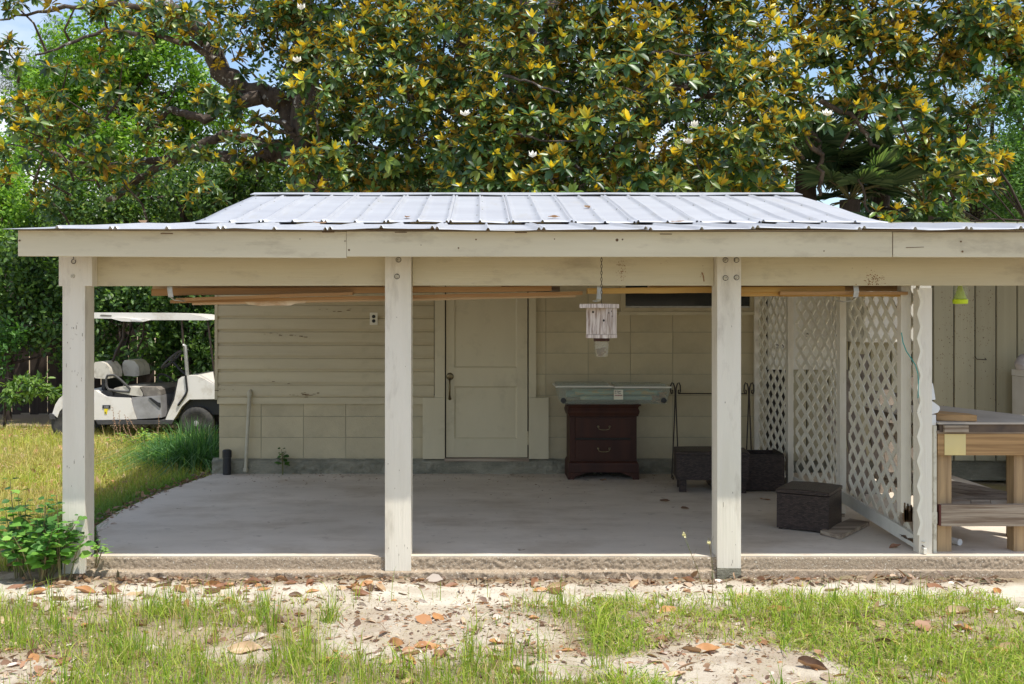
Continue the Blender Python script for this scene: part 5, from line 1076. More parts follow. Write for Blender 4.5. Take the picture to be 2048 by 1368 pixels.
# ================================================================== GOLF CART
gc = thing('golf_cart', 'dirty white two seat golf cart with a flat roof parked in the grass', 'golf cart', (-4.6, 14.1, GZ)); G0 = 13.60; G1 = 14.78; GO = ORG[gc.name]
def g(zx, zy, Y=G0): return at(80+zx/4.887, 600+zy/4.887, Y)
def side(nm, pts, m_, Y=G0, dep=1.18, bev=.02, par=None):
    return MB().prism([g(a_, b_, G0)+Vector((0, Y-G0, 0)) for a_, b_ in pts], (0, dep, 0)).build(nm, M[m_], par or gc, bev, True, 2)
side('canopy', [(330,150),(345,128),(540,122),(1250,125),(1450,135),(1580,160),(1655,186),(1660,192),(1640,198),(1350,196),(1080,196),(1000,186),(760,186),(700,182),(540,180),(345,172)], 'cartwhite')
side('canopy_skirt', [(705,183),(760,168),(1080,196),(1000,215),(800,208)], 'cartwhite', G0-.012, .03, .006); side('canopy_slot', [(586,148),(600,142),(700,148),(698,160),(600,159)], 'vinyl2', G0-.004, .02, 0); side('canopy_slot', [(890,186),(905,183),(1005,196),(1003,206),(900,200)], 'pvc', G0-.018, .02, 0)
side('rear_body', [(120,1110),(150,1020),(185,965),(225,930),(300,912),(420,885),(545,883),(570,905),(650,945),(720,952),(880,958),(892,990),(915,1080),(945,1165),(620,1172),(470,1172),(440,1090),(380,1030),(300,1015),(235,1040),(190,1090),(170,1150)], 'cartwhite')
side('side_panel', [(894,953),(1176,935),(1186,1150),(1040,1160),(948,1164),(918,1082),(896,990)], 'cartgrey', G0+.012, 1.15, .008)  # grey puts the shade under the seat into the panel's colour
side('panel_trim', [(1060,955),(1085,955),(1150,1000),(1176,1005),(1178,1050),(1165,1050),(1090,985)], 'black', G0+.002, .02, .002)
side('rear_bumper', [(93,1110),(118,1108),(140,1120),(150,1165),(100,1165)], 'cartblack', G0-.02, 1.22, .008)
side('rocker', [(545,1176),(1312,1174),(1290,1212),(570,1215)], 'cartblack', G0-.015, 1.2, .008); side('floor_tray', [(560,1200),(1300,1200),(1290,1222),(580,1222)], 'black', G0+.05, 1.05, .005)
side('front_cowl', [(1225,1170),(1262,1080),(1312,975),(1335,860),(1352,775),(1385,750),(1430,740),(1530,740),(1610,775),(1720,835),(1830,905),(1870,985),(1860,1010),(1740,968),(1460,972),(1385,1040),(1345,1110),(1305,1172)], 'cartwhite')
side('cowl_edge', [(1216,1168),(1224,1170),(1261,1079),(1311,974),(1334,859),(1351,776),(1343,772),(1318,880),(1298,970),(1250,1080)], 'black', G0-.004, 1.18, .002)
side('wheel_arch', [(1390,1045),(1462,978),(1740,974),(1850,1015),(1850,1100),(1790,1120),(1400,1150),(1320,1172)], 'black', G0+.10, .9, .004)
side('chassis', [(150,1120),(1850,1120),(1850,1200),(150,1200)], 'black', G0+.28, .6, .004)
side('wheel_arch', [(175,1140),(240,1045),(300,1022),(380,1036),(436,1092),(466,1168),(180,1168)], 'black', G0+.10, .9, .004)
side('seat_cushion', [(880,850),(960,855),(990,900),(1000,935),(985,945),(895,935),(740,905),(700,880),(730,858)], 'vinyl', G0+.03, .55, .02); side('seat_cushion', [(965,852),(1130,855),(1165,880),(1172,930),(1150,940),(1010,938),(995,890)], 'vinyl2', G0+.03, 1.1, .02); side('seat_cushion', [(700,862),(960,858),(990,935),(720,920)], 'vinyl2', G0+.60, .53, .02)
def seatback(x0_, x1_, dY):
    q = MB(); a_ = g(x0_, 605); b_ = g(x1_, 775); w_ = b_.x-a_.x; 
    q.prism([g(x0_+(x1_-x0_)*u, 605+170*v)+Vector((0,dY,0)) for u, v in ((.12,.02),(.45,0),(.70,.08),(.92,.35),(1,.7),(.97,.95),(.75,1),(.1,.95),(0,.6),(0,.2))], (0,.46,0)); q.build('seat_back', M['vinyl'], gc, .03, True, 3)
seatback(500,672,.06); seatback(636,812,.66)
side('seat_bracket', [(545,775),(575,775),(578,900),(548,900)], 'black', G0+.2, .7, .004); side('seat_base', [(600,885),(900,930),(890,955),(650,948),(580,905)], 'black', G0+.06, 1.0, .004)
def gt(nm, pts, r_, m_, dY, n=8): return MB().tube([g(a_, b_)+Vector((0,dY,0)) for a_, b_ in pts], r_, n).build(nm, M[m_], gc, 0, True)
gt('armrest', [(700,735),(650,740),(638,775),(640,840),(662,875),(760,893),(868,898),(872,870),(790,790),(725,738),(700,735)], .016, 'cartblack', .03); gt('armrest', [(960,770),(915,768),(898,790),(902,840),(1000,870),(1080,850),(1020,800),(960,770)], .014, 'cartblack', 1.1)
gt('armrest_post', [(695,880),(693,935)], .02, 'black', .05); gt('armrest_post', [(868,895),(866,945)], .02, 'black', .05)
gt('front_strut', [(1375,170),(1392,440)], .014, 'iron', .04); gt('front_strut', [(1390,440),(1410,450),(1432,740)], .024, 'metal', .04); gt('front_strut', [(1425,735),(1440,880),(1435,905),(1400,960),(1350,1030)], .014, 'black', -.01)
gt('front_strut', [(1632,210),(1660,440),(1700,740),(1712,810)], .013, 'iron', .04); gt('front_strut', [(1665,450),(1690,640),(1718,760)], .016, 'metal', 1.1)
gt('rear_strut', [(735,205),(722,380),(700,425),(650,520),(620,612)], .018, 'iron', .35); gt('rear_strut', [(765,205),(752,380),(730,425),(690,520)], .014, 'iron', 1.05)
gt('steering_column', [(1210,600),(1280,680),(1352,748),(1360,800)], .016, 'black', .35)
q = MB(); c_ = g(1210,592)+Vector((0,.35,0)); ax_ = (g(1352,748)-g(1210,600)).normalized(); e1 = Vector((0,1,0)); e2 = ax_.cross(e1).normalized()
q.tube([c_+e1*.17*math.cos(t)+e2*.17*math.sin(t) for t in np.linspace(0, 2*math.pi, 25)], .014, 7)
for t in (0, 2.1, 4.2): q.tube([c_+ax_*.03, c_+e1*.17*math.cos(t)+e2*.17*math.sin(t)], .01, 5)
q.lathe([(.04,-.02),(.045,.02),(.02,.04)], c_, 'Z', 12); q.build('steering_wheel', M['cartblack'], gc, 0, True)
for zx_, zy_ in ((1520,1235),(260,1225)):
    for dY in (.0, .98):
        c_ = g(zx_, zy_)+Vector((0,dY+.01,0)); c_.z = GZ+.215; wl = MB().lathe([(.12,.012),(.15,.0),(.19,.0),(.215,.02),(.222,.06),(.222,.13),(.215,.17),(.19,.19),(.12,.19)], c_, 'Y', 28).build('wheel', M['rubber'], gc, 0, True)
        q = MB().lathe([(.03,.01),(.05,.016),(.09,.022),(.108,.014),(.112,.013)], c_, 'Y', 22); q.build('rim', M['cartgrey'], wl, 0, True)
pl_ = side('badge', [(612,1027),(689,1027),(689,1061),(612,1061)], 'black', G0-.006, .006, 0); text('100', .044, g(622,1056,G0)+Vector((0,-.0065,0)), M['printlight'], pl_, bold=.001)
st_ = side('sticker', [(628,1063),(668,1063),(660,1085),(655,1115),(634,1115),(630,1090)], 'stickery', G0-.005, .005, 0); text('4', .040, g(634,1112,G0)+Vector((0,-.0055,0)), M['print'], st_, bold=.001)

# ================================================================== SMALL PLANTS, GRASS, FALLEN LEAVES
def blades(px, py, hgt, wid, cols, p, lean=.45, z=None, curve=.5, ldir=None):
    n_ = len(px); zz = height(px, py) if z is None else z; a_ = RNG.uniform(0, 2*math.pi, n_); w = np.stack([np.cos(a_), np.sin(a_), 0*a_], 1)
    b_ = RNG.uniform(0, 2*math.pi, n_); ld = np.stack([np.cos(b_), np.sin(b_), 0*b_], 1) if ldir is None else ldir; le = np.abs(RNG.normal(0, lean, n_))[:, None]*hgt[:, None]
    B = np.stack([px, py, zz-.004], 1); m1 = B + np.array([0,0,1])*hgt[:, None]*.45 + ld*le*.3; m2 = B + np.array([0,0,1])*hgt[:, None]*.80*(1-.25*curve*le/hgt[:, None]) + ld*le*.75; tp = B + np.array([0,0,1])*hgt[:, None]*(1-.55*curve*np.minimum(1.4, le/hgt[:, None])) + ld*le*1.3
    wd = w*wid[:, None]*.5; V = np.stack([B-wd, B+wd, m1-wd*.9, m1+wd*.9, m2-wd*.6, m2+wd*.6, tp], 1).reshape(-1, 3); base = (np.arange(n_)*7)[:, None, None]
    c = pick(cols, p, n_, .2); k = np.array([.75,.75,1,1,1.08,1.08,1.15]); C = (c[:, None]*np.ones(7)[None, :, None]).reshape(-1, 3)
    return V, [(base+np.array([[0,1,3,2],[2,3,5,4]])[None]).reshape(-1,4), (base+np.array([[4,5,6]])[None]).reshape(-1,3)], C
GC = [(.27,.38,.05),(.38,.46,.07),(.16,.28,.04),(.52,.46,.18),(.46,.34,.17)]
n_ = 90000; px = RNG.uniform(-2.75, 2.95, n_); py = RNG.uniform(4.2, 6.1, n_); dn = grass_density(px, py); right = sm(.2, .9, px)
k = RNG.random(n_) < dn*(.34 + .40*right); px, py = px[k], py[k]; rgt = sm(.2, .9, px)
clump = fbm(px*2.6, py*2.6, 91); hgt = (RNG.gamma(3.2, .019, len(px)))*(1.2 - .72*rgt) * (.55+.9*clump) + .012
isr = rgt > .5
gr = [blades(px[~isr], py[~isr], hgt[~isr], RNG.uniform(.0022, .0052, (~isr).sum()), GC, [.34,.30,.16,.12,.08], .62, curve=.8), blades(px[isr], py[isr], hgt[isr]*1.1+.006, RNG.uniform(.003, .0068, isr.sum()), GC, [.34,.36,.12,.12,.06], 1.1, curve=.9)]
n2 = 42000; sx_ = RNG.uniform(-2.75, 2.95, n2); sy_ = RNG.uniform(4.2, 6.0, n2); k2 = RNG.random(n2) < (.15+.85*grass_density(sx_, sy_))*.55; sx_, sy_ = sx_[k2], sy_[k2]; gr.append(blades(sx_, sy_, RNG.uniform(.008,.035,len(sx_)), RNG.uniform(.0018,.0035,len(sx_)), [(.50,.40,.24),(.36,.26,.15),(.26,.19,.11),(.34,.38,.10)], [.34,.26,.2,.2], 1.9, curve=.9))
n_ = 1200; cxp = RNG.uniform(-2.6, 2.8, n_); cyp = RNG.uniform(4.3, 5.8, n_); kk = RNG.random(n_) < grass_density(cxp, cyp)*.22*(1.3-sm(.2,.9,cxp)); cxp, cyp = cxp[kk], cyp[kk]
px = (cxp[:, None] + RNG.normal(0, .016, (len(cxp), 12))).ravel(); py = (cyp[:, None] + RNG.normal(0, .016, (len(cxp), 12))).ravel(); gr.append(blades(px, py, RNG.uniform(.07,.20,len(px)), RNG.uniform(.003,.006,len(px)), GC, [.42,.3,.2,.05,.03], .30))
# one bigger tuft in the sand, thin tufts
for (a_, b_, nn_, hh, sp) in [(at(658,1255,5.42).x, 5.42, 90, .15, .028), (-.02, 5.25, 14, .17, .02), (.10, 5.42, 22, .08, .05), (.55,4.72,26,.2,.02),(.28,4.85,18,.22,.02),(-1.6,5.6,40,.09,.1)]:
    gr.append(blades(RNG.normal(a_, sp, nn_), RNG.normal(b_, sp, nn_), RNG.uniform(.4,1,nn_)*hh, RNG.uniform(.003,.005,nn_), GC, [.4,.2,.3,.1,0], .55))
V, fs, C = join(gr); tag(link('front_grass', arr_mesh('front_grass', V, fs, M['grass'], C)), 'sparse fresh green grass blades in the foreground', 'grass', kind='stuff')
LC = [(.40,.47,.07),(.56,.56,.12),(.27,.38,.05),(.62,.52,.23),(.52,.38,.19)]
n_ = 150000; py = RNG.uniform(6.55, 15.2, n_); px = -RNG.uniform(.26, .60, n_)*py; edge = np.interp(py, [6.4,7.37,7.9,8.8,9.3,9.95,20], [-2.46,-2.74,-2.79,-2.73,-2.65,-2.54,-2.54]); k = (px < edge + .03*RNG.normal(size=n_)) & (RNG.random(n_) < (.35+.65*sm(.3,.55,fbm(px*2.2,py*2.2,95)))*(1-.8*sm(13.6,15,py))); px, py = px[k], py[k]; edge = edge[k]
ed = sm(.7, .05, edge-px) * sm(10.6, 9.5, py)
g1 = blades(px, py, RNG.gamma(3, .022, len(px))*(.6+.8*fbm(px*1.5,py*1.5,96))+.015+.03*ed, RNG.uniform(.0035,.006,len(px))*(py/8)**.5, LC, [.30,.26,.2,.14,.10], .5)
pt_ = np.repeat(sm(.44,.64,fbm(px*1.1+3, py*1.1, 97))*.75 + .25*sm(.5,.7,fbm(px*5, py*5, 98)), 7)[:, None]*.5; g1 = (g1[0], g1[1], g1[2]*(1-pt_) + g1[2].mean(1, keepdims=True)*np.array([1.55,1.15,.62])*pt_)
cc_ = np.repeat(ed, 7)[:, None]; C1 = g1[2]*(1-cc_) + (np.array([.12,.24,.05])*RNG.uniform(.7,1.3,(len(ed),1)).repeat(7,0))*cc_
tag(link('side_lawn', arr_mesh('side_lawn', g1[0], g1[1], M['grass'], C1)), 'dry yellow green grass at the left side of the patio', 'grass', kind='stuff')
# border grass clump by the house corner
def clump_thing(label, cx_, cy_, n_, hh, sp, seed, cols=((.05,.13,.04),(.09,.21,.06),(.16,.30,.09))):
    t = thing('liriope_clump', label, 'grass clump', (cx_, cy_, GZ), 'arching dark grass clumps by the house corner'); o_ = GZ; px = RNG.normal(cx_, sp*.5, n_); py = RNG.normal(cy_, sp*.5, n_); d = np.stack([px-cx_, py-cy_, 0*px], 1); d = nrm(d + RNG.normal(size=(n_,3))*np.array([.05,.05,0])); 
    V, fs, C = blades(px, py, RNG.uniform(.6,1,n_)*hh, RNG.uniform(.008,.014,n_), list(cols), [.4,.4,.2], 1.3, z=np.full(n_, GZ), curve=1.15, ldir=d); V = V - np.array(ORG[t.name])
    tag(link('blades', arr_mesh('blades', V, fs, M['leaf'], C), t), kind='stuff')
for i, (px_, py_, Y_, h_, lab) in enumerate([(345,900,10.9,.42,'front left dark green arching grass clump near the concrete edge'),(395,905,10.8,.46,'middle dark green arching grass clump beside the house corner'),(425,900,11.2,.52,'rear grass clump pressed against the house corner'),(380,880,11.8,.50,'back left grass clump reaching up to the cart wheel'),(330,905,11.4,.30,'small outer grass clump at the edge of the sunny lawn')]):
    clump_thing(lab, (px_-CX)*Y_/F, Y_, 420, h_*1.12, .17, i)
# leafy bush at the left post
def stem_plant(nm, label, cx_, cy_, z_, n_st, hh, sp, seed, ll, lw, cols, p, cat='plant', per=9, gap=.05, group=None):
    rg = np.random.default_rng(seed); t = thing(nm, label, cat, (cx_, cy_, z_), group); st = MB(); P_, D_, N_, L_ = [], [], [], []
    for i in range(n_st):
        a_ = rg.uniform(0, 2*math.pi); le = rg.uniform(0, 1)*sp; b0 = np.array([cx_+math.cos(a_)*le*.25, cy_+math.sin(a_)*le*.25, z_]); top = np.array([cx_+math.cos(a_)*le, cy_+math.sin(a_)*le*.6, z_+hh*rg.uniform(.55,1)*(1-.35*(le/sp)**2)])
        mid = (b0+top)/2 + np.array([0,0,.04]); st.tube([Vector(b0), Vector(mid), Vector(top)], [.0045,.0035,.002], 5); az = rg.uniform(0,6.3)
        for j in range(per):
            f = .22+.78*(j+1)/per; q_ = b0*(1-f)**2 + 2*mid*f*(1-f) + top*f*f; az += 1.57
            for s_ in (0, math.pi):
                dd = np.array([math.cos(az+s_), math.sin(az+s_), rg.uniform(-.25,.35)]); sc_ = ll*rg.uniform(.6,1.15)*(1.15-.5*f**3); P_.append(q_+dd*.012); D_.append(dd); N_.append(np.array([0,-.25,1])+rg.normal(size=3)*.25); L_.append(sc_)
    P_, D_, N_, L_ = map(np.array, (P_, D_, N_, L_)); V, fs, C = leaves(P_, D_, N_, L_, L_*lw, pick(cols, p, len(L_), .25)); link('foliage', arr_mesh('foliage', V-np.array(ORG[t.name]), fs, M['leaf'], C), t); st.build('stems', M['stem'], t); return t
BG = [(.10,.24,.045),(.16,.34,.06),(.06,.16,.03),(.24,.42,.08)]
stem_plant('leafy_bush', 'bushy green plant with heart shaped leaves growing round the foot of the left post', -2.66, 6.30, GZ, 24, .50, .36, 71, .075, .72, BG, [.35,.3,.2,.15], 'bush', 8)
stem_plant('leafy_bush', 'taller leafy sprig at the far left rising above the bush', -2.82, 6.38, GZ, 7, .64, .20, 72, .085, .7, BG, [.3,.3,.3,.1], 'bush', 7)
stem_plant('leafy_sprig', 'single leafy stem leaning across the face of the left post', -2.50, 6.22, GZ, 4, .56, .16, 73, .075, .75, BG, [.3,.3,.3,.1], 'plant', 6)
stem_plant('leafy_sprig', 'small sprig poking out right of the left post above the concrete edge', -2.36, 6.36, -.05, 3, .22, .12, 74, .055, .6, BG, [.2,.3,.1,.4], 'plant', 3)
stem_plant('vine_seedling', 'small green vine growing against the footing of the house', (566-CX)*9.78/F, 9.78, 0, 4, .26, .05, 75, .06, .7, [(.05,.13,.03),(.09,.2,.04)], [.6,.4], 'plant', 4)
stem_plant('ground_plant', 'low light green weeds in front of the golf cart', (290-CX)*12.7/F, 12.7, GZ, 26, .26, .55, 76, .06, .6, [(.26,.40,.06),(.36,.48,.08),(.14,.26,.05)], [.4,.3,.3], 'weeds', 5)
q = MB(); t = thing('dry_weeds', 'thin dry brown seed stalks standing in front of the golf cart', 'weeds', (-3.95,12.6,GZ)); rr = random.Random(9)
for (bx_, tx_, ty_) in [(232,226,815),(235,228,835),(245,238,822),(300,256,835),(278,250,830),(318,318,830),(215,222,905),(290,262,870),(225,200,880),(208,203,900),(262,246,850)]:
    b_ = at(bx_, 885, 12.6); b_.z = GZ; tp_ = at(tx_, ty_, 12.6); m_ = b_.lerp(tp_, .5)+Vector((rr.uniform(-.03,.03),0,0)); q.tube([b_, m_, tp_], [.004,.003,.002], 5)
    for k in range(9): c_ = m_.lerp(tp_, k/8)+Vector((rr.uniform(-.015,.015),rr.uniform(-.015,.015),0)); q.lathe([(.002,-.006),(.007,0),(.002,.006)], c_, 'Z', 5)
q.build('stalks', mat('dry_stalk', (.36,.22,.14), .8), t)
# flowering weed in front of the slab
for i, (bx_, by_, tx_, ty_, lab) in enumerate([(1412,1200,1367,1070,'tall thin weed with pale yellow flower head leaning left before the concrete edge'),(1424,1195,1419,1085,'shorter upright weed with a tiny yellow flower before the right post')]):
    b_ = at(bx_, by_, 5.88); b_.z = GZ+.0; tp_ = at(tx_, ty_, 5.86); t = thing('flowering_weed', lab, 'weed', b_); m_ = b_.lerp(tp_, .5)+Vector((.012,0,.0)); q = MB().tube([b_, m_, tp_, tp_+Vector((-.008,0,.03))], [.0022,.0018,.0014,.0008], 6)
    for k in range(3): q.tube([m_.lerp(tp_, .3+.3*k), m_.lerp(tp_, .3+.3*k)+Vector((.02-.03*(k%2),0,.05))], [.0012,.0006], 4)
    q.build('stem', M['stem'], t); q = MB(); rr = random.Random(i)
    for k in range(12): c_ = tp_+Vector((rr.uniform(-.012,.012), rr.uniform(-.01,.01), rr.uniform(-.012,.012))); q.hexa([c_+Vector((rr.uniform(-.006,.006),)*1+(rr.uniform(-.006,.006), rr.uniform(-.006,.006))) for _ in range(8)])
    q.build('flower_head', mat('pale_yellow_flower', (.8,.74,.4), .6), t)

# ---- fallen leaves
def dead_me(seed, col):
    rr = np.random.default_rng(seed); nu, nv = 9, 5; U, W_ = np.meshgrid(np.linspace(0,1,nu), np.linspace(-1,1,nv)); wd = .27*np.sin(np.pi*np.clip(U,0.02,.985)**.85)**.8*(1); curl = rr.uniform(.3,1.5); tw_ = rr.uniform(-.5,.5); X = U-.5; Yv = W_*wd*np.cos(W_*curl*.45); Z = np.abs(W_)**1.5*wd*np.sin(curl*.75)*1.1 + rr.uniform(.05,.28)*(U-.5)**2*2 + tw_*(U-.5)*W_*wd + .03*np.sin(9*U+W_*3+seed)
    V = np.stack([X, Yv, Z-Z.min()], -1).reshape(-1,3); i_ = (np.arange(nv-1)[:,None]*nu+np.arange(nu-1)[None]).ravel(); f = np.stack([i_, i_+1, i_+1+nu, i_+nu], 1); C = np.array(col)[None]*(1+.25*(rr.random(len(V))[:,None]-.5)); return arr_mesh('fallen_leaf', V, [f], M['deadleaf'], C, True)
DC = {'orange':(.47,.235,.09),'tan':(.52,.37,.22),'dark brown':(.15,.085,.05),'pale grey':(.50,.43,.36),'reddish brown':(.29,.145,.08)}
DMS = {k_: [dead_me(i*7+len(k_), c_) for i in range(4)] for k_, c_ in DC.items()}
GL = 'large fallen magnolia leaves on the ground'
def fallen(px, py, size, colr, label, rotz_=None, tilt=None, zb=None, seed=0):
    rr = random.Random(seed*31+int(px)+int(py)*7); Yd = F*(EYE-(GZ+.005))/(py-CY) if zb is None else F*(EYE-zb)/(py-CY); X_ = (px-CX)*Yd/F; z_ = float(height(np.array([X_]), np.array([Yd]))[0])-.006 if zb is None else zb
    o_ = link('fallen_leaf', rr.choice(DMS[colr]), None, (X_, Yd, z_+.002)); size *= .86; o_.scale = (size, size*rr.uniform(.75,1.2), size*rr.uniform(.6,1.3)); o_.rotation_euler = (rr.uniform(-.35,.35) if tilt is None else tilt, rr.uniform(-.3,.3), rotz_ if rotz_ is not None else rr.uniform(0, 6.28)); return tag(o_, label, 'leaf', GL)
named = [(1008,1162,.15,'tan','broad tan leaf standing on edge just right of the middle post foot',0,.9),(1068,1165,.17,'reddish brown','upright rolled brown leaf at the left of the leaf pile under the floor edge',1.3,1.0),(1085,1178,.14,'orange','orange leaf lying in the centre of the leaf pile before the concrete edge',.3,.2),(1115,1172,.15,'tan','folded tan leaf on the right side of the leaf pile before the concrete edge',.1,.5),(1108,1185,.13,'reddish brown','reddish leaf tucked under the front of the leaf pile',2.6,.2),
 (527,1178,.13,'orange','orange leaf lying flat on the sand left of the middle post',.2,.1),(425,1165,.14,'orange','glowing orange leaf leaning on the broken concrete edge left of centre',.1,.9),(625,1182,.10,'orange','small orange leaf on bare sand just left of the middle post',.6,.2),(690,1178,.13,'tan','pointed tan leaf curling up beside the middle post',.5,.6),(725,1190,.13,'reddish brown','curled brown leaf lying in front of the middle post foot',.1,.3),(745,1168,.13,'tan','pale tan leaf against the middle post base',.2,.4),
 (225,1185,.15,'reddish brown','brown and orange leaf in the row below the left post',.3,.4),(270,1190,.15,'tan','long brown leaf at the right of the row below the left post',-.1,.3),(170,1182,.15,'orange','orange leaf in the middle of the row below the left post',.1,.2),(75,1187,.15,'orange','flat orange leaf under the leafy bush',.1,.1),(30,1175,.15,'reddish brown','dark orange leaf at the far left edge under the bush',.4,.4),
 (275,1312,.17,'tan','large curled tan leaf with a pale underside in the left foreground grass',.1,.9),(490,1300,.19,'tan','biggest pale tan leaf lying in the left centre foreground grass',.2,.5),(510,1278,.14,'pale grey','bleached leaf behind the biggest tan leaf in the grass',.5,.4),(790,1288,.17,'orange','golden leaf leaning in the centre foreground grass',-.7,.6),(852,1292,.16,'orange','broad orange tan leaf right of the golden one in the grass',.2,.4),
 (1335,1222,.15,'orange','orange and white mottled leaf lying in the right grass',.7,.5),(1380,1300,.15,'tan','tan leaf standing on the bare patch in the right foreground',2.3,.7),(1412,1300,.17,'orange','flat orange leaf beside the standing leaf on the bare patch',-.1,.2),(1555,1222,.17,'orange','curled orange leaf in the middle of the right grass',-.4,.6),(1655,1235,.12,'tan','upright tan leaf among right grass tufts',1.2,.9),(1490,1190,.12,'tan','small tan leaf on sand right of the right post',.3,.3),
 (1915,1225,.17,'tan','wide tan leaf on the sand at the right',-.2,.3),(1755,1198,.13,'tan','pale tan leaf on the sand strip before the right floor edge',.1,.2),(1765,1255,.15,'tan','tan leaf in the grass below the right sand strip',-.6,.4),(1625,1335,.16,'dark brown','dark brown leaf near the bottom edge at right',-.5,.3),(1780,1355,.20,'tan','large leaf standing at the bottom edge right of centre',1.2,1.0),(2015,1300,.16,'tan','tan leaf at the far right in the grass',.4,.5),(20,1245,.16,'tan','pale leaf pair at the left edge of the grass',.2,.5),(60,1290,.15,'reddish brown','dark curled leaf in the left foreground grass',-.9,.8),(1760,1290,.14,'dark brown','dark brown leaf half hidden in right foreground grass',.2,.6)]
for i, (px, py, sz, cl, lab, rz, tl) in enumerate(named): fallen(px, py, sz, cl, lab, rz, tl, None, i)
rr = random.Random(77); kinds = list(DC); SCAT = {}
for i in range(150):
    cl = rr.choices(kinds, [.32,.24,.14,.14,.16])[0]; band_ = rr.random() < .38; px = rr.uniform(0, 2048); py = rr.gauss(1172, 9) if band_ else rr.uniform(1195, 1366)
    if not band_ and 640 < px < 1060 and py < 1290 and rr.random() < .8: continue
    if band_ and rr.random() < .5: px = rr.choice([rr.gauss(150,80), rr.gauss(460,70), rr.gauss(720,40)])
    py = max(1158, py); sz_ = rr.uniform(.07,.14); LM = [(60,'below the leafy bush'),(280,'before the left post'),(560,'before the left bay'),(780,'before the middle post'),(1080,'before the centre bay'),(1330,'before the nightstand bay'),(1520,'before the right post'),(1760,'before the lattice'),(2048,'before the workbench')]
    where = min(LM, key=lambda t: abs(t[0]-px))[1]; dist_ = 'by the floor edge' if py < 1192 else ('slightly out' if py < 1255 else ('midway out' if py < 1312 else 'nearest the camera'))
    o_ = fallen(px, py, sz_, cl, '%s %s leaf %s, %s' % ('small' if sz_ < .10 else 'broad', cl, where, dist_), None, None, None, i); SCAT.setdefault(o_['label'], []).append((px, o_))
ORD = {2:['left one of two','right one of two'],3:['leftmost of three','middle one of three','rightmost of three']}
for lab, lst in SCAT.items():
    if len(lst) > 1:
        lst.sort(key=lambda t: t[0])
        for j, (px, o_) in enumerate(lst): o_['label'] = lab + ', ' + (ORD[len(lst)][j] if len(lst) in ORD else ['first','second','third','fourth','fifth','sixth','seventh','eighth'][min(j,7)] + ' from the left')
for i, (px, py, cl, lab) in enumerate([(1206,962,'dark brown','dark curled leaf on the floor in front of the nightstand'),(1370,1018,'dark brown','dark leaf on the open floor left of the right post'),(1530,1000,'reddish brown','brown leaf on the floor behind the wicker cube'),(1140,958,'dark brown','dark leaf at the left foot of the nightstand'),(1065,945,'dark brown','dry leaf on the floor before the door threshold'),(1790,1095,'reddish brown','reddish leaf under the broken lattice rail'),(1330,1003,'dark brown','tiny dark leaf on the floor near the iron rack')]): fallen(px, py, .10, cl, lab, None, .3, .002, i+300)
for i, (px, py, Y_, cl, lab) in enumerate([(1108,443,7.9,'orange','fallen leaf on the roof right of centre by the panel joint'),(1175,422,8.6,'tan','tiny leaf on the upper roof sheet'),(815,443,7.9,'orange','fallen leaf on the roof left of centre by the panel joint'),(1355,450,7.0,'reddish brown','red brown leaf on the low roof at right'),(640,452,6.7,'tan','small leaf on the low roof at left'),(285,450,6.8,'tan','thin leaf lying flat on the left end of the roof')]):
    p = at(px, py, Y_); o_ = link('fallen_leaf', DMS[cl][i % 4], None, (p.x, Y_, np.interp(Y_, [6,7.78,8.25,9.8], [1.99,2.2,2.30,2.63])+.012)); o_.scale = (.09,.09,.07); o_.rotation_euler = (0,0,i*.9); tag(o_, lab, 'leaf', GL)
# litter: small bits of leaf, bark and twig
n_ = 14000; px = RNG.uniform(-2.8, 3.0, n_); py = RNG.uniform(4.2, 6.44, n_); dn = .35 + .65*sm(.42,.6,fbm(px*3,py*3,101)); bandm = (py > 5.9) & (py < 6.2); k = RNG.random(n_) < dn*np.where(bandm, .35, 1.0); px, py = px[k], py[k]; n_ = len(px)
P = np.stack([px, py, height(px, py)+.004], 1); d = randdir(n_)*np.array([1,1,.25]); ln = RNG.gamma(2.2, .011, n_)+.006; wr = RNG.choice([.12,.35,.6], n_, p=[.35,.35,.3])
lt = [leaves(P, d, np.array([0,0,1.])+RNG.normal(size=(n_,3))*.5, ln, ln*wr, pick([(.30,.17,.10),(.50,.38,.27),(.16,.10,.07),(.58,.50,.42),(.40,.20,.09)], [.28,.24,.2,.16,.12], n_, .3))]
n_ = 1500; px = RNG.uniform(-2.5, 3.2, n_); py = RNG.normal(6.29, .06, n_); k = (py < 6.42); px, py = px[k], py[k]; n_ = len(px); ln = RNG.gamma(2.5,.012,n_)+.008
lt.append(leaves(np.stack([px,py,height(px,py)+.003],1), randdir(n_)*np.array([1,1,.3]), np.array([0,0,1.])+RNG.normal(size=(n_,3))*.6, ln, ln*.3, pick([(.14,.09,.06),(.22,.15,.10),(.3,.22,.15),(.10,.09,.05)], [.4,.3,.15,.15], n_, .3)))
n_ = 5000; py = RNG.uniform(6.6, 15, n_); px = -RNG.uniform(.30,.58,n_)*py; k = px < -2.8; px, py = px[k], py[k]; n_ = len(px); ln = RNG.uniform(.04,.11,n_)
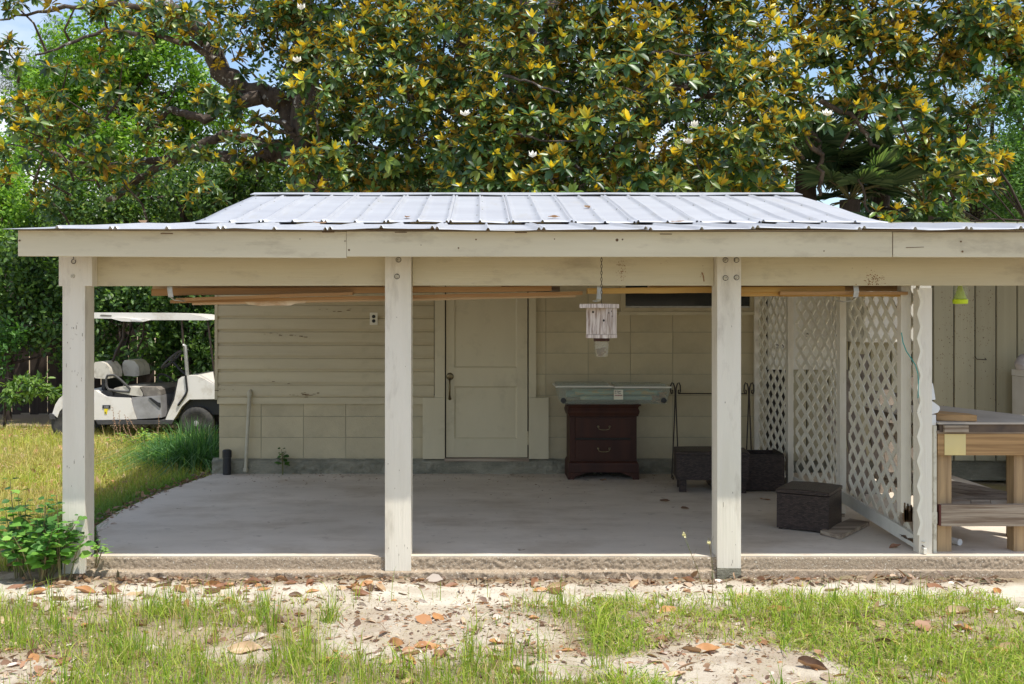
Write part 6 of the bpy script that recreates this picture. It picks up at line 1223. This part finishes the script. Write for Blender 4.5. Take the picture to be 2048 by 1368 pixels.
lt.append(leaves(np.stack([px,py,height(px,py)+.03],1), randdir(n_)*np.array([1,1,.3]), np.array([0,0,1.])+RNG.normal(size=(n_,3))*.5, ln, ln*.4, pick([(.45,.25,.12),(.5,.36,.22),(.25,.14,.08)], [.4,.35,.25], n_, .3)))
n_ = 600; px = RNG.uniform(-2.3, 2.7, n_); py = 9.86-RNG.gamma(1.1,.32,n_); k = py > 6.6; px, py = px[k], py[k]; n_ = len(px); ln = RNG.uniform(.008,.03,n_)
lt.append(leaves(np.stack([px,py,np.full(n_,.004)],1), randdir(n_)*np.array([1,1,.1]), np.array([0,0,1.])+RNG.normal(size=(n_,3))*.3, ln, ln*.35, pick([(.2,.12,.07),(.3,.2,.12)], [.6,.4], n_, .3)))
n_ = 900; py = RNG.uniform(6.9, 9.9, n_); px = np.interp(py, [6.4,7.37,7.9,8.8,9.3,9.95], [-2.42,-2.72,-2.77,-2.71,-2.63,-2.52]) + RNG.normal(-.03,.05,n_); ln = RNG.uniform(.015,.06,n_)
lt.append(leaves(np.stack([px,py,np.maximum(height(px,py)+.02,np.where(RNG.random(n_)<.5,.004,-.06))],1), randdir(n_)*np.array([1,1,.3]), np.array([0,0,1.])+RNG.normal(size=(n_,3))*.5, ln, ln*.4, pick([(.16,.09,.05),(.28,.16,.09),(.10,.07,.05)], [.4,.3,.3], n_, .3)))
V, fs, C = join(lt); tag(link('leaf_litter', arr_mesh('leaf_litter', V, fs, M['deadleaf'], C)), 'small brown bits of leaf, bark and twig scattered on the ground', 'litter', kind='stuff')
# pale gravel crumbs on the sand
n_ = 3500; px = RNG.uniform(-2.8, 3.0, n_); py = RNG.uniform(4.5, 6.42, n_); ln = RNG.gamma(2,.003,n_)+.003; V, fs, C = leaves(np.stack([px,py,height(px,py)+.002],1), randdir(n_)*np.array([1,1,.5]), randdir(n_)+np.array([0,0,.6]), ln, ln*.9, pick([(.50,.44,.36),(.40,.33,.25),(.25,.19,.13)], [.5,.3,.2], n_))
tag(link('gravel', arr_mesh('gravel', V, fs, M['deadleaf'], C)), 'fine pale gravel crumbs in the sandy soil', 'gravel', kind='stuff')
for _m in list(bpy.data.meshes):
    if _m.users == 0: bpy.data.meshes.remove(_m)
